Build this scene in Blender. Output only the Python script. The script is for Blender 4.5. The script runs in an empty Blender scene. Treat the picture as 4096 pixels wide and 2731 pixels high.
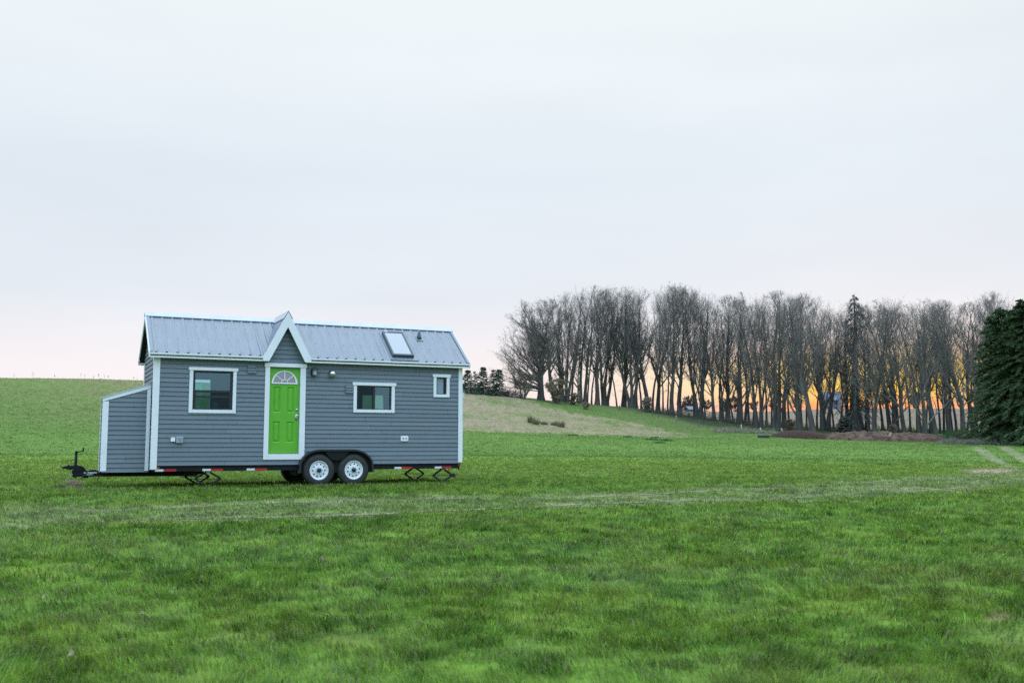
import bpy, math, random
import numpy as np
from mathutils import Vector, Matrix

sc = bpy.context.scene
col = sc.collection
R_ = math.radians

# ------------------------------------------------------------------ camera
EYE = 0.95                     # eye height above the ground at the house
PITCH = math.atan(410.0 / 3982.0)
FPX = 3982.0                   # focal length in pixels of the 4096 px photograph (35 mm lens)
cam = bpy.data.cameras.new('camera')
cam.lens = 35.0; cam.sensor_width = 36.0; cam.sensor_fit = 'HORIZONTAL'
cam.clip_start = 0.1; cam.clip_end = 9000.0
cam.dof.use_dof = True; cam.dof.focus_distance = 22.6; cam.dof.aperture_fstop = 3.2
cam_ob = bpy.data.objects.new('camera', cam); col.objects.link(cam_ob)
cam_ob.location = (0, 0, EYE); cam_ob.rotation_euler = (math.pi / 2 + PITCH, 0, 0)
sc.camera = cam_ob

# ------------------------------------------------------------------ world, sun, exposure
SUN_AZ, SUN_EL = R_(21.0), R_(3.0)      # the sun sets behind the trees, to the right of the view
wd = bpy.data.worlds.new('World'); sc.world = wd; wd.use_nodes = True
wt = wd.node_tree; wt.nodes.clear()
def wn(t, **k):
    n = wt.nodes.new(t)
    for a, b in k.items(): setattr(n, a, b)
    return n
def wl(a, b): wt.links.new(a, b)
def ramp(node, stops, interp='LINEAR'):
    cr = node.color_ramp; cr.interpolation = interp
    while len(cr.elements) > 1: cr.elements.remove(cr.elements[-1])
    cr.elements[0].position = stops[0][0]; cr.elements[0].color = tuple(stops[0][1]) + (1,)
    for p_, c_ in stops[1:]:
        e = cr.elements.new(p_); e.color = tuple(c_) + (1,)
def g(v): return (v, v, v)
tc = wn('ShaderNodeTexCoord'); sep = wn('ShaderNodeSeparateXYZ'); wl(tc.outputs['Generated'], sep.inputs[0])
sky = wn('ShaderNodeTexSky', sky_type='NISHITA', sun_disc=False, sun_elevation=SUN_EL, sun_rotation=SUN_AZ)
# overcast cloud layer: colour by elevation
crc = wn('ShaderNodeValToRGB'); wl(sep.outputs[2], crc.inputs[0])
ramp(crc, [(0.0, (.93, .87, .88)), (.07, (.95, .89, .915)), (.10, (.89, .875, .915)), (.14, (.78, .825, .895)), (.26, (.765, .835, .91)), (.42, (.87, .925, .955)), (.6, (.84, .93, 1.0)), (1, (.82, .92, 1.0))])
crb = wn('ShaderNodeValToRGB'); wl(sep.outputs[2], crb.inputs[0])
ramp(crb, [(0.0, g(.40)), (.44, g(.40)), (.62, g(.80)), (1, g(1.0))])          # x2.5: clouds are brightest overhead
crk = wn('ShaderNodeValToRGB'); wl(sep.outputs[2], crk.inputs[0])      # the thinner cloud opposite the sunset: dim at the horizon, bright high up
ramp(crk, [(0.0, g(.32)), (.16, g(.40)), (.42, g(.86)), (.65, g(.95)), (1, g(1.0))])
bk = wn('ShaderNodeMapRange'); wl(sep.outputs[1], bk.inputs[0]); bk.inputs[1].default_value = .30; bk.inputs[2].default_value = -.35; bk.inputs[3].default_value = 0.0; bk.inputs[4].default_value = 1.0
mxb = wn('ShaderNodeMix', data_type='FLOAT'); wl(bk.outputs[0], mxb.inputs[0]); wl(crb.outputs[0], mxb.inputs[2]); wl(crk.outputs[0], mxb.inputs[3])
mb2 = wn('ShaderNodeMath', operation='MULTIPLY'); wl(mxb.outputs[0], mb2.inputs[0]); mb2.inputs[1].default_value = 2.5
# faint streaks of cloud
mp = wn('ShaderNodeMapping'); wl(tc.outputs['Generated'], mp.inputs[0]); mp.inputs['Scale'].default_value = (1.3, 1.3, 5.0)
nz = wn('ShaderNodeTexNoise'); wl(mp.outputs[0], nz.inputs[0]); nz.inputs['Scale'].default_value = 1.6; nz.inputs['Detail'].default_value = 4; nz.inputs['Roughness'].default_value = .5
nr = wn('ShaderNodeMapRange'); wl(nz.outputs[0], nr.inputs[0]); nr.inputs[1].default_value = .3; nr.inputs[2].default_value = .7; nr.inputs[3].default_value = .955; nr.inputs[4].default_value = 1.035
mb3 = wn('ShaderNodeMath', operation='MULTIPLY'); wl(mb2.outputs[0], mb3.inputs[0]); wl(nr.outputs[0], mb3.inputs[1])
tn_ = wn('ShaderNodeMapRange', data_type='FLOAT_VECTOR'); vy = wn('ShaderNodeCombineXYZ')
for i_ in range(3): wl(sep.outputs[1], vy.inputs[i_])
wl(vy.outputs[0], tn_.inputs['Vector'])
tn_.inputs[7].default_value = (.35, .35, .35); tn_.inputs[8].default_value = (-.5, -.5, -.5); tn_.inputs[9].default_value = (1, 1, 1); tn_.inputs[10].default_value = (.76, .95, 1.17)
ct_ = wn('ShaderNodeVectorMath', operation='MULTIPLY'); wl(crc.outputs[0], ct_.inputs[0]); wl(tn_.outputs['Vector'], ct_.inputs[1])
cl = wn('ShaderNodeVectorMath', operation='SCALE'); wl(ct_.outputs[0], cl.inputs[0]); wl(mb3.outputs[0], cl.inputs['Scale'])
# sunset glow near the horizon
hz = wn('ShaderNodeCombineXYZ'); wl(sep.outputs[0], hz.inputs[0]); wl(sep.outputs[1], hz.inputs[1])
hn = wn('ShaderNodeVectorMath', operation='NORMALIZE'); wl(hz.outputs[0], hn.inputs[0])
hd = wn('ShaderNodeVectorMath', operation='DOT_PRODUCT'); wl(hn.outputs[0], hd.inputs[0]); hd.inputs[1].default_value = (math.sin(SUN_AZ), math.cos(SUN_AZ), 0)
mx = wn('ShaderNodeMath', operation='MAXIMUM'); wl(hd.outputs['Value'], mx.inputs[0]); mx.inputs[1].default_value = 0
def glow(power, cstops, fstops, prev, noise=False):
    pw = wn('ShaderNodeMath', operation='POWER'); wl(mx.outputs[0], pw.inputs[0]); pw.inputs[1].default_value = power
    c = wn('ShaderNodeValToRGB'); wl(sep.outputs[2], c.inputs[0]); ramp(c, cstops)
    f = wn('ShaderNodeValToRGB'); wl(sep.outputs[2], f.inputs[0]); ramp(f, fstops)
    m = wn('ShaderNodeMath', operation='MULTIPLY'); wl(pw.outputs[0], m.inputs[0]); wl(f.outputs[0], m.inputs[1])
    if noise:
        mp2 = wn('ShaderNodeMapping'); wl(tc.outputs['Generated'], mp2.inputs[0]); mp2.inputs['Scale'].default_value = (9, 9, 60)
        n2 = wn('ShaderNodeTexNoise'); wl(mp2.outputs[0], n2.inputs[0]); n2.inputs['Scale'].default_value = 1.0; n2.inputs['Detail'].default_value = 4
        r2 = wn('ShaderNodeMapRange'); wl(n2.outputs[0], r2.inputs[0]); r2.inputs[1].default_value = .35; r2.inputs[2].default_value = .6; r2.inputs[3].default_value = .85; r2.inputs[4].default_value = 1.05
        m0 = m; m = wn('ShaderNodeMath', operation='MULTIPLY'); wl(m0.outputs[0], m.inputs[0]); wl(r2.outputs[0], m.inputs[1])
    x = wn('ShaderNodeMix', data_type='RGBA'); wl(m.outputs[0], x.inputs[0]); wl(prev, x.inputs[6]); wl(c.outputs[0], x.inputs[7])
    return x.outputs[2]
o1 = glow(20, [(0, (1, .70, .60)), (.05, (1, .80, .74)), (.11, (1, .88, .87))], [(0, g(.75)), (.05, g(.65)), (.075, g(.4)), (.105, g(0.08)), (.13, g(0))], cl.outputs[0])
o2 = glow(46, [(0, (1, .30, .16)), (.036, (1, .36, .16)), (.044, (1, .52, .07)), (.056, (1, .66, .05)), (.074, (1, .68, .12)), (.088, (1, .68, .36)), (.10, (.98, .70, .62))], [(0, g(1)), (.072, g(1)), (.088, g(.72)), (.105, g(.25)), (.125, g(0))], o1, True)
sk = wn('ShaderNodeVectorMath', operation='SCALE'); wl(sky.outputs[0], sk.inputs[0]); sk.inputs['Scale'].default_value = .004
ad = wn('ShaderNodeVectorMath', operation='ADD'); wl(o2, ad.inputs[0]); wl(sk.outputs[0], ad.inputs[1])
bg = wn('ShaderNodeBackground'); wl(ad.outputs[0], bg.inputs[0]); bg.inputs[1].default_value = 1.0
wo = wn('ShaderNodeOutputWorld'); wl(bg.outputs[0], wo.inputs[0])

sl = bpy.data.lights.new('sun', 'SUN'); sl.energy = 0.5; sl.angle = R_(12); sl.color = (1, .72, .45)
so = bpy.data.objects.new('sun', sl); col.objects.link(so)
sd = Vector((math.sin(SUN_AZ) * math.cos(SUN_EL), math.cos(SUN_AZ) * math.cos(SUN_EL), math.sin(SUN_EL)))
so.rotation_euler = sd.to_track_quat('Z', 'Y').to_euler()

vs = sc.view_settings; vs.view_transform = 'Standard'; vs.look = 'None'; vs.exposure = 0.0; vs.gamma = 1.0
sc.cycles.use_denoising = False
sc.cycles.max_bounces = 6; sc.cycles.transparent_max_bounces = 12

# ------------------------------------------------------------------ helpers
def tag(o, label=None, cat=None, group=None, kind=None):
    if label: o['label'] = label
    if cat: o['category'] = cat
    if group: o['group'] = group
    if kind: o['kind'] = kind
    return o
def empty(name, loc=(0, 0, 0), rz=0.0, parent=None):
    o = bpy.data.objects.new(name, None); col.objects.link(o)
    o.location = loc; o.rotation_euler = (0, 0, rz); o.empty_display_size = .2
    if parent: o.parent = parent
    return o
def mat(name, color, rough=.6, metal=0.0, noise=0.0, nscale=8.0, stretch=(1, 1, 1), bump=0.0, spec=.5, coords='Object', two=None, detail=5):
    m = bpy.data.materials.new(name); m.use_nodes = True; t = m.node_tree
    b = t.nodes['Principled BSDF']; b.inputs['Base Color'].default_value = (*color, 1)
    b.inputs['Roughness'].default_value = rough; b.inputs['Metallic'].default_value = metal
    b.inputs['Specular IOR Level'].default_value = spec
    if noise or bump:
        tcn = t.nodes.new('ShaderNodeTexCoord'); mpn = t.nodes.new('ShaderNodeMapping'); mpn.inputs['Scale'].default_value = stretch
        t.links.new(tcn.outputs[coords], mpn.inputs[0])
        n = t.nodes.new('ShaderNodeTexNoise'); n.inputs['Scale'].default_value = nscale; n.inputs['Detail'].default_value = detail; n.inputs['Roughness'].default_value = .6
        t.links.new(mpn.outputs[0], n.inputs[0])
        if noise:
            r = t.nodes.new('ShaderNodeValToRGB')
            a = two if two else tuple(min(1, c * (1 + noise)) for c in color)
            d = color if two else tuple(c * (1 - noise) for c in color)
            ramp(r, [(.3, d), (.7, a)]); t.links.new(n.outputs[0], r.inputs[0]); t.links.new(r.outputs[0], b.inputs['Base Color'])
        if bump:
            bp = t.nodes.new('ShaderNodeBump'); bp.inputs['Strength'].default_value = bump; bp.inputs['Distance'].default_value = .02
            t.links.new(n.outputs[0], bp.inputs['Height']); t.links.new(bp.outputs[0], b.inputs['Normal'])
    return m
class MB:
    """collects faces, then links them as ONE mesh object"""
    def __init__(s): s.v = []; s.f = []; s.slots = []
    def slot(s, k): s.slots.append((len(s.f), k)); return s
    def poly(s, pts):
        b = len(s.v); s.v += [tuple(p) for p in pts]; s.f.append(tuple(range(b, b + len(pts))))
    def box(s, x0, x1, y0, y1, z0, z1):
        b = len(s.v); s.v += [(x, y, z) for z in (z0, z1) for y in (y0, y1) for x in (x0, x1)]
        s.f += [tuple(b + i for i in q) for q in ((0, 2, 3, 1), (4, 5, 7, 6), (0, 1, 5, 4), (2, 6, 7, 3), (0, 4, 6, 2), (1, 3, 7, 5))]
        return s
    def prism(s, outline, vec):
        """outline: planar list of 3D points, extruded by vec"""
        n = len(outline); b = len(s.v); vec = Vector(vec)
        s.v += [tuple(p) for p in outline] + [tuple(Vector(p) + vec) for p in outline]
        s.f.append(tuple(b + i for i in range(n))[::-1]); s.f.append(tuple(b + n + i for i in range(n)))
        for i in range(n):
            j = (i + 1) % n; s.f.append((b + i, b + j, b + n + j, b + n + i))
        return s
    def tube(s, pts, r, sides=8, cap=True):
        pts = [Vector(p) for p in pts]; rr = r if isinstance(r, (list, tuple)) else [r] * len(pts)
        b = len(s.v); n = len(pts)
        for i, p in enumerate(pts):
            d = (pts[min(i + 1, n - 1)] - pts[max(i - 1, 0)]).normalized()
            a = Vector((0, 0, 1)) if abs(d.z) < .9 else Vector((1, 0, 0))
            u = d.cross(a).normalized(); w = d.cross(u)
            for k in range(sides):
                t = 2 * math.pi * k / sides; s.v.append(tuple(p + (u * math.cos(t) + w * math.sin(t)) * rr[i]))
        for i in range(n - 1):
            for k in range(sides):
                k2 = (k + 1) % sides
                s.f.append((b + i * sides + k, b + i * sides + k2, b + (i + 1) * sides + k2, b + (i + 1) * sides + k))
        if cap:
            s.f.append(tuple(b + k for k in range(sides))[::-1]); s.f.append(tuple(b + (n - 1) * sides + k for k in range(sides)))
        return s
    def lathe_y(s, prof, c, sides=32, close=False):
        """prof: list of (radius, y) turned about the y axis through c"""
        b = len(s.v); n = len(prof)
        for r, y in prof:
            for k in range(sides):
                t = 2 * math.pi * k / sides; s.v.append((c[0] + r * math.cos(t), c[1] + y, c[2] + r * math.sin(t)))
        for i in range(n - 1):
            for k in range(sides):
                k2 = (k + 1) % sides
                s.f.append((b + i * sides + k, b + i * sides + k2, b + (i + 1) * sides + k2, b + (i + 1) * sides + k))
        if close:
            s.f.append(tuple(b + k for k in range(sides))); s.f.append(tuple(b + (n - 1) * sides + k for k in range(sides))[::-1])
        return s
    def bar(s, p, q, w, h):
        """rectangular bar from p to q"""
        p = Vector(p); q = Vector(q); d = (q - p).normalized(); a = Vector((0, 1, 0)) if abs(d.y) < .9 else Vector((0, 0, 1))
        u = d.cross(a).normalized() * h / 2; w_ = a * w / 2
        w_ = d.cross(u).normalized() * w / 2
        return s.prism([p + u + w_, p - u + w_, p - u - w_, p + u - w_], q - p)
    def build(s, name, m, parent=None, smooth=False, bevel=0.0):
        me = bpy.data.meshes.new(name); me.from_pydata(s.v, [], s.f); me.update()
        o = bpy.data.objects.new(name, me); col.objects.link(o)
        for q in (m if isinstance(m, list) else [m]): me.materials.append(q)
        if s.slots:
            mi = [0] * len(s.f)
            for a, k in s.slots:
                for i in range(a, len(s.f)): mi[i] = k
            me.polygons.foreach_set('material_index', mi)
        if parent: o.parent = parent
        if smooth: me.polygons.foreach_set('use_smooth', [True] * len(me.polygons))
        if bevel:
            md = o.modifiers.new('bevel', 'BEVEL'); md.width = bevel; md.segments = 2; md.limit_method = 'ANGLE'
        return o
def np_mesh(name, V, faces, m, parent=None, smooth=False, attrs=None):
    """V (n,3); faces: list of int arrays (k,3) or (k,4)"""
    me = bpy.data.meshes.new(name)
    me.vertices.add(len(V)); me.vertices.foreach_set('co', np.ascontiguousarray(V, dtype=np.float32).ravel())
    loops = np.concatenate([f.ravel() for f in faces]).astype(np.int32)
    tot = np.concatenate([np.full(len(f), f.shape[1], dtype=np.int32) for f in faces])
    st = np.concatenate([[0], np.cumsum(tot)[:-1]]).astype(np.int32)
    me.loops.add(len(loops)); me.loops.foreach_set('vertex_index', loops)
    me.polygons.add(len(tot)); me.polygons.foreach_set('loop_start', st)
    try: me.polygons.foreach_set('loop_total', tot)
    except Exception: pass
    if smooth: me.polygons.foreach_set('use_smooth', np.ones(len(tot), dtype=bool))
    me.update(calc_edges=True)
    for an, arr in (attrs or {}).items():
        at = me.attributes.new(an, 'FLOAT_COLOR', 'POINT')
        a4 = np.ones((len(V), 4), dtype=np.float32); a4[:, :3] = arr; at.data.foreach_set('color', a4.ravel())
    if m: me.materials.append(m)
    o = bpy.data.objects.new(name, me); col.objects.link(o)
    if parent: o.parent = parent
    return o
def copy_tree(o, parent=None):
    c = o.copy(); col.objects.link(c); c.parent = parent
    for ch in list(o.children): copy_tree(ch, c)
    return c

# ------------------------------------------------------------------ land form
def to_px(X, Y, Zr):
    """world point -> photograph pixels (only used to read off where a point of the land shows)"""
    cp, sp = math.cos(PITCH), math.sin(PITCH); z = Zr - EYE
    yc = Y * cp + z * sp; zc = -Y * sp + z * cp
    return 2048 + FPX * X / yc, 1365.5 - FPX * zc / yc
def ray(px, py):
    x = (px - 2048) / FPX; y = -(py - 1365.5) / FPX; cp, sp = math.cos(PITCH), math.sin(PITCH)
    return np.array([x, cp - y * sp, sp + y * cp])
def elev(px, py):
    d = ray(px, py); return d[2] / math.hypot(d[0], d[1]), math.atan2(d[0], d[1])
_hr = np.random.RandomState(11).rand(256, 256)
def vnoise(x, y, seed=0):
    x = np.asarray(x) + seed * 37.7; y = np.asarray(y) + seed * 91.3
    xi = np.floor(x).astype(int); yi = np.floor(y).astype(int); fx = x - xi; fy = y - yi
    fx = fx * fx * (3 - 2 * fx); fy = fy * fy * (3 - 2 * fy)
    a = _hr[xi & 255, yi & 255]; b = _hr[(xi + 1) & 255, yi & 255]; c = _hr[xi & 255, (yi + 1) & 255]; d = _hr[(xi + 1) & 255, (yi + 1) & 255]
    return (a * (1 - fx) + b * fx) * (1 - fy) + (c * (1 - fx) + d * fx) * fy
def fbm(x, y, octs=4, seed=0):
    s = 0; a = .5; t = 0
    for i in range(octs):
        s = s + a * vnoise(x * 2 ** i, y * 2 ** i, seed + i); t += a; a *= .55
    return s / t
# columns of the view (photograph x) with distance and photograph y of: crease, field edge, mid slope, crest
COLS = [(-700, 55, 1816, 78, 1690, 94, 1590, 108, 1503), (0, 55, 1820, 78, 1680, 95, 1585, 110, 1505), (560, 55, 1819, 80, 1680, 97, 1590, 112, 1515),
        (1200, 55, 1821, 88, 1700, 105, 1610, 122, 1540), (1860, 55, 1823, 95, 1724, 112, 1640, 130, 1563), (2100, 55, 1825, 97, 1730, 115, 1655, 133, 1583),
        (2300, 55, 1827, 99, 1738, 118, 1668, 135, 1606), (2500, 55, 1829, 100, 1743, 120, 1682, 137, 1620), (2700, 55, 1832, 101, 1749, 120, 1702, 138, 1650),
        (2900, 56, 1835, 101, 1752, 118, 1722, 138, 1683), (3100, 57, 1838, 101, 1757, 116, 1737, 138, 1708), (3400, 58, 1842, 101, 1766, 115, 1748, 138, 1724),
        (3700, 58, 1846, 98, 1776, 113, 1757, 138, 1736), (4096, 58, 1850, 92, 1790, 107, 1776, 138, 1748), (4900, 58, 1855, 90, 1800, 105, 1785, 138, 1760)]
_az = []; _rows = []
for c in COLS:
    e0, a = elev(c[0], 1760); pr = [(0, -.45), (8, -.32), (16, -.09), (23, 0.0), (34, .02)]
    def zz(r, y): return EYE + r * elev(c[0], y)[0]
    zc_ = zz(c[1], c[2]); pr += [(c[1], zc_), (c[1] + 5, zc_ + .02)]
    pr += [(c[3], zz(c[3], c[4])), (c[5], zz(c[5], c[6])), (c[7], zz(c[7], c[8]))]
    cz = pr[-1][1]; far = 1640 if c[0] < 3400 else 1624
    if c[0] < 2000: pr += [(c[7] + 22, cz - .3), (c[7] + 70, cz - 3.0), (330, 6.0)]
    elif c[0] < 2600: pr += [(c[7] + 12, cz - .3), (200, cz - 1.4), (330, zz(330, 1645))]
    else: pr += [(c[7] + 12, cz + .15), (200, zz(200, min(c[8] - 6, 1700))), (330, zz(330, far))]
    pr += [(420, pr[-1][1] - 1.5), (900, -4), (3500, -40)]
    _az.append(a); _rows.append(pr)
_az = np.array(_az); RR = np.array([[p[0] for p in r] for r in _rows]); ZZ = np.array([[p[1] for p in r] for r in _rows])
AZ = np.concatenate([np.radians(np.linspace(-180, -44, 60, endpoint=False)), np.radians(np.arange(-44, 44.001, .11)), np.radians(np.linspace(44, 180, 60)[1:])])
RG = np.concatenate([np.linspace(.3, 2.4, 8), 2.5 * np.exp(np.arange(0, math.log(230 / 2.5), .0088)), np.geomspace(235, 3500, 70)])
def smooth1(a, k, ax):
    ker = np.hanning(k + 2)[1:-1]; ker /= ker.sum(); pad = [(0, 0)] * a.ndim; pad[ax] = (k // 2, k // 2)
    return np.apply_along_axis(lambda v: np.convolve(v, ker, 'valid'), ax, np.pad(a, pad, mode='edge'))
ZG = np.zeros((len(AZ), len(RG)))
for i, a in enumerate(AZ):
    aa = np.clip(a, _az[0], _az[-1])
    rr = np.array([np.interp(aa, _az, RR[:, k]) for k in range(RR.shape[1])]); zz_ = np.array([np.interp(aa, _az, ZZ[:, k]) for k in range(RR.shape[1])])
    ZG[i] = np.interp(RG, rr, zz_)
ZG = smooth1(ZG, 9, 1); ZG = smooth1(ZG, 41, 0)
AA, RRg = np.meshgrid(AZ, RG, indexing='ij'); XG = RRg * np.sin(AA); YG = RRg * np.cos(AA)
und = (fbm(XG * .45, YG * .45, 3, 3) - .5) * .07 * np.clip(RRg / 6, 0, 1) + (fbm(XG * 2.2, YG * 2.2, 2, 5) - .5) * .035 * np.clip(1 - RRg / 70, 0, 1)
und += (fbm(XG * .06, YG * .06, 3, 9) - .5) * .5 * np.clip((RRg - 50) / 60, 0, 1)
hd_ = np.hypot(XG + 4.6, YG - 24)
und *= np.clip((hd_ - 3) / 3, .25, 1)
ZG = ZG + und
def H(x, y):
    x = np.asarray(x, float); y = np.asarray(y, float)
    a = np.arctan2(x, y); r = np.clip(np.hypot(x, y), RG[0], RG[-1])
    ia = np.clip(np.searchsorted(AZ, a) - 1, 0, len(AZ) - 2); ir = np.clip(np.searchsorted(RG, r) - 1, 0, len(RG) - 2)
    fa = np.clip((a - AZ[ia]) / (AZ[ia + 1] - AZ[ia]), 0, 1); fr = np.clip((r - RG[ir]) / (RG[ir + 1] - RG[ir]), 0, 1)
    return (ZG[ia, ir] * (1 - fr) + ZG[ia, ir + 1] * fr) * (1 - fa) + (ZG[ia + 1, ir] * (1 - fr) + ZG[ia + 1, ir + 1] * fr) * fa
def ground_at(px, r):
    """point on the land at photograph column px and distance r"""
    a = math.atan2((px - 2048) / FPX, math.cos(PITCH)); x = r * math.sin(a); y = r * math.cos(a); return x, y, float(H(x, y))
def hit(px, py, rmin=3.0):
    """first land point seen at a photograph pixel"""
    d = ray(px, py); t = np.exp(np.linspace(math.log(rmin), math.log(500), 6000)); z = EYE + d[2] * t
    h = H(d[0] * t, d[1] * t); k = np.argmax(z <= h)
    return (d[0] * t[k], d[1] * t[k], float(h[k])) if z[k] <= h[k] else None

# ------------------------------------------------------------------ land cover
RUTS = [([0, 436, 871, 1307, 1742, 2048, 2483, 2832, 3180, 3441, 3790, 4096, 4400], [2048, 2043, 2022, 2002, 1992, 1998, 1984, 1963, 1952, 1932, 1916, 1882, 1860], 13, .70),
        ([0, 261, 610, 1089, 1481, 1830, 2048, 2658, 3093, 3529, 3790, 4096, 4400], [2104, 2091, 2078, 2070, 2057, 2041, 2028, 2006, 1996, 1974, 1954, 1928, 1905], 13, .72)]
SIDE = [([1790, 1806, 1821, 1834, 1850, 1866, 1880], [3905, 3935, 3952, 3970, 4000, 4040, 4080], 24), ([1790, 1800, 1815, 1830, 1850, 1870], [4018, 4035, 4060, 4085, 4115, 4160], 24)]
def rutmask(px, py, r):
    m = np.zeros_like(px)
    for xs, ys, w, s in RUTS:
        c = np.interp(px, xs, ys) ; m = np.maximum(m, s * np.exp(-((py - c) / w) ** 2))
    ya = np.interp(px, RUTS[0][0], RUTS[0][1]); yb = np.interp(px, RUTS[1][0], RUTS[1][1])
    mid = np.clip((py - ya + 8) / 10, 0, 1) * np.clip((yb + 8 - py) / 10, 0, 1) * np.interp(px, [0, 900, 2600, 3600, 4096], [.50, .38, .40, .58, .55])
    m = np.maximum(m, mid)
    m = m * ((r < 70) & (r > 6))
    for ys, xs, w in SIDE:
        c = np.interp(py, ys, xs); m = np.maximum(m, 1.35 * np.exp(-((px - c) / w) ** 4) * (py > 1786) * (py < 1885) * np.clip((1885 - py) / 30, 0, 1) * (r > 30))
    return m
EDGE_X = [-900, 0, 560, 1200, 1700, 1860, 2300, 2700, 2900, 3100, 3400, 3700, 4096, 5000]; EDGE_Y = [1560, 1575, 1560, 1640, 1715, 1724, 1738, 1749, 1752, 1756, 1766, 1777, 1790, 1800]
UP_X = [1500, 2060, 2100, 2200, 2350, 2500, 2600, 2700, 2760, 2800]; UP_Y = [1500, 1560, 1592, 1626, 1655, 1688, 1705, 1728, 1745, 1760]
def cover(X, Y):
    """albedo of the sward at land points, and how worn it is"""
    Z = H(X, Y); px, py = to_px(X, np.maximum(Y, .05), Z); r = np.hypot(X, Y); front = (Y > .3 * r)
    n1 = fbm(X * .30, Y * .30, 4, 21); n2 = fbm(X * 1.7, Y * 1.7, 4, 31); n3 = fbm(X * .05, Y * .05, 3, 41); n4 = fbm(X * 5.0, Y * 5.0, 3, 51)
    lite = np.clip(.5 + (n1 - .5) * .25 + (n2 - .5) * 1.2 + (n4 - .5) * 2.6, 0, 1)[..., None]
    far = np.clip((r - 54.5) / 2, 0, 1)[..., None]
    dark = np.array(C_DARK); light = np.array(C_LIGHT); yel = np.array(C_YEL)
    c = dark * (1 - lite) + light * lite
    yl = np.clip((fbm(X * 1.5, Y * 1.5, 3, 61) - .47) * 2.6, 0, 1)[..., None] * .6
    c = c * (1 - yl) + yel * yl
    ol = np.clip((fbm(X * .9 + 40, Y * .9, 4, 101) - .56) * 5, 0, 1)[..., None] * .30; c = c * (1 - ol) + np.array((.150, .150, .050)) * ol          # thin, brownish turf
    pc = np.clip((fbm(X * 2.6, Y * 2.6 + 70, 3, 111) - .60) * 6, 0, 1)[..., None] * .35; c = c * (1 - pc) + np.array((.210, .300, .075)) * pc      # pale cool tufts
    # mown field behind the house: flatter, cooler green beyond the crease, paler on the near side of it
    fieldc = np.array(C_FIELD) * (1 + (n2[..., None] - .5) * .5 + (n3[..., None] - .5) * .6)
    c = c * (1 - far * .85) + fieldc * far * .85
    b = (np.clip((r - 20) / 15, 0, 1) * np.clip((55.5 - r) / 1.2, 0, 1))[..., None] * .62
    c = c * (1 - b) + np.array(C_PALE) * (1 + (n2[..., None] - .5) * .5) * b
    # dry pale hill on the right of the house, green strip along its top
    ey = np.interp(px, EDGE_X, EDGE_Y); uy = np.interp(px, UP_X, UP_Y)
    jit = (n2 - .5) * 16 + (n4 - .5) * 10
    tan = np.clip((ey + jit - py) / 5, 0, 1) * np.clip((py - uy + jit * 2.6 + (n1 - .5) * 60) / 16, 0, 1) * (px > 800) * np.clip((3250 - px) / 350, 0, 1)
    tan = np.maximum(tan, np.clip((1730 - py + jit * 3) / 190, 0, 1) * (px <= 800) * 1.0 * np.clip((px + 350) / 700, 0.3, 1)) * (r > 62) * front
    tan = tan * np.clip(.55 + (n1 - .35) * 1.3 + (n2 - .5) * .9, .15, 1) * (r < 160)
    tan = tan[..., None]
    c = c * (1 - tan) + np.where((px > 800)[..., None], np.array(C_TAN), np.array(C_OLIVE)) * (1 + (n4[..., None] - .5) * .5) * tan
    strip = np.clip((uy - py) / 14, 0, 1) * (px > 2000) * np.clip((3000 - px) / 200, 0, 1) * (r > 105) * (r < 165) * front * np.clip(.25 + n1 * .7, 0, 1); strip = strip[..., None] * .75
    c = c * (1 - strip) + np.array((.135, .150, .070)) * strip
    # dark woodland floor litter and rank grass round the trees
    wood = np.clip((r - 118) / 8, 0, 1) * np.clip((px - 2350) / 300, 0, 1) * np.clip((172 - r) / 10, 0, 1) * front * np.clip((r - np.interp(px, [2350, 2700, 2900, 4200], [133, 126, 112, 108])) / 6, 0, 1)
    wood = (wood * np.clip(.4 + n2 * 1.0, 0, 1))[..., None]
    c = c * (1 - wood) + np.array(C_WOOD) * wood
    beyond = (np.clip((r - 172) / 12, 0, 1) * front)[..., None]
    c = c * (1 - beyond) + np.array(C_FALLOW) * (1 + (n1[..., None] - .5) * .3) * beyond
    worn = rutmask(px, py, r) * front; worn = np.clip(worn * (fbm(X * 1.2, Y * 1.2, 4, 71) - .15) * 2.2, 0, 1) * .75
    # old wheel ruts: pale trampled grass
    c = c * (1 - worn[..., None]) + np.array(C_WORN) * (1 + (n4[..., None] - .5) * .7) * worn[..., None]
    soil = np.exp(-((py - 1883 + (px - 3960) * .01) / 8) ** 2) * np.exp(-((px - 3960) / 95) ** 4) * (r > 20) * front
    soil = np.clip(soil * (.4 + 1.1 * n4), 0, 1)
    c = c * (1 - soil[..., None]) + np.array(C_SOIL) * soil[..., None]
    mole = np.exp(-((py - 2464) / 9) ** 2 - ((px - 4010) / 34) ** 2) + np.exp(-((py - 2476) / 6) ** 2 - ((px - 3968) / 24) ** 2); mole = np.clip(mole * (.4 + 1.2 * n4) * (r < 14) * front, 0, 1)
    c = c * (1 - mole[..., None]) + np.array((.30, .19, .13)) * mole[..., None]; soil = np.maximum(soil, mole)
    return np.clip(c, .004, .8), np.clip(worn + soil, 0, 1), tan[..., 0], wood[..., 0]
C_DARK = (.063, .140, .016); C_LIGHT = (.160, .278, .040); C_YEL = (.208, .284, .037); C_FIELD = (.130, .222, .048); C_PALE = (.205, .295, .058)
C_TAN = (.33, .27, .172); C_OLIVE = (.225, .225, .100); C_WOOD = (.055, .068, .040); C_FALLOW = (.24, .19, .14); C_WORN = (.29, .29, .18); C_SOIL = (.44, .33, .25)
GRASS_N = (680000, 540000, 190000)
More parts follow.
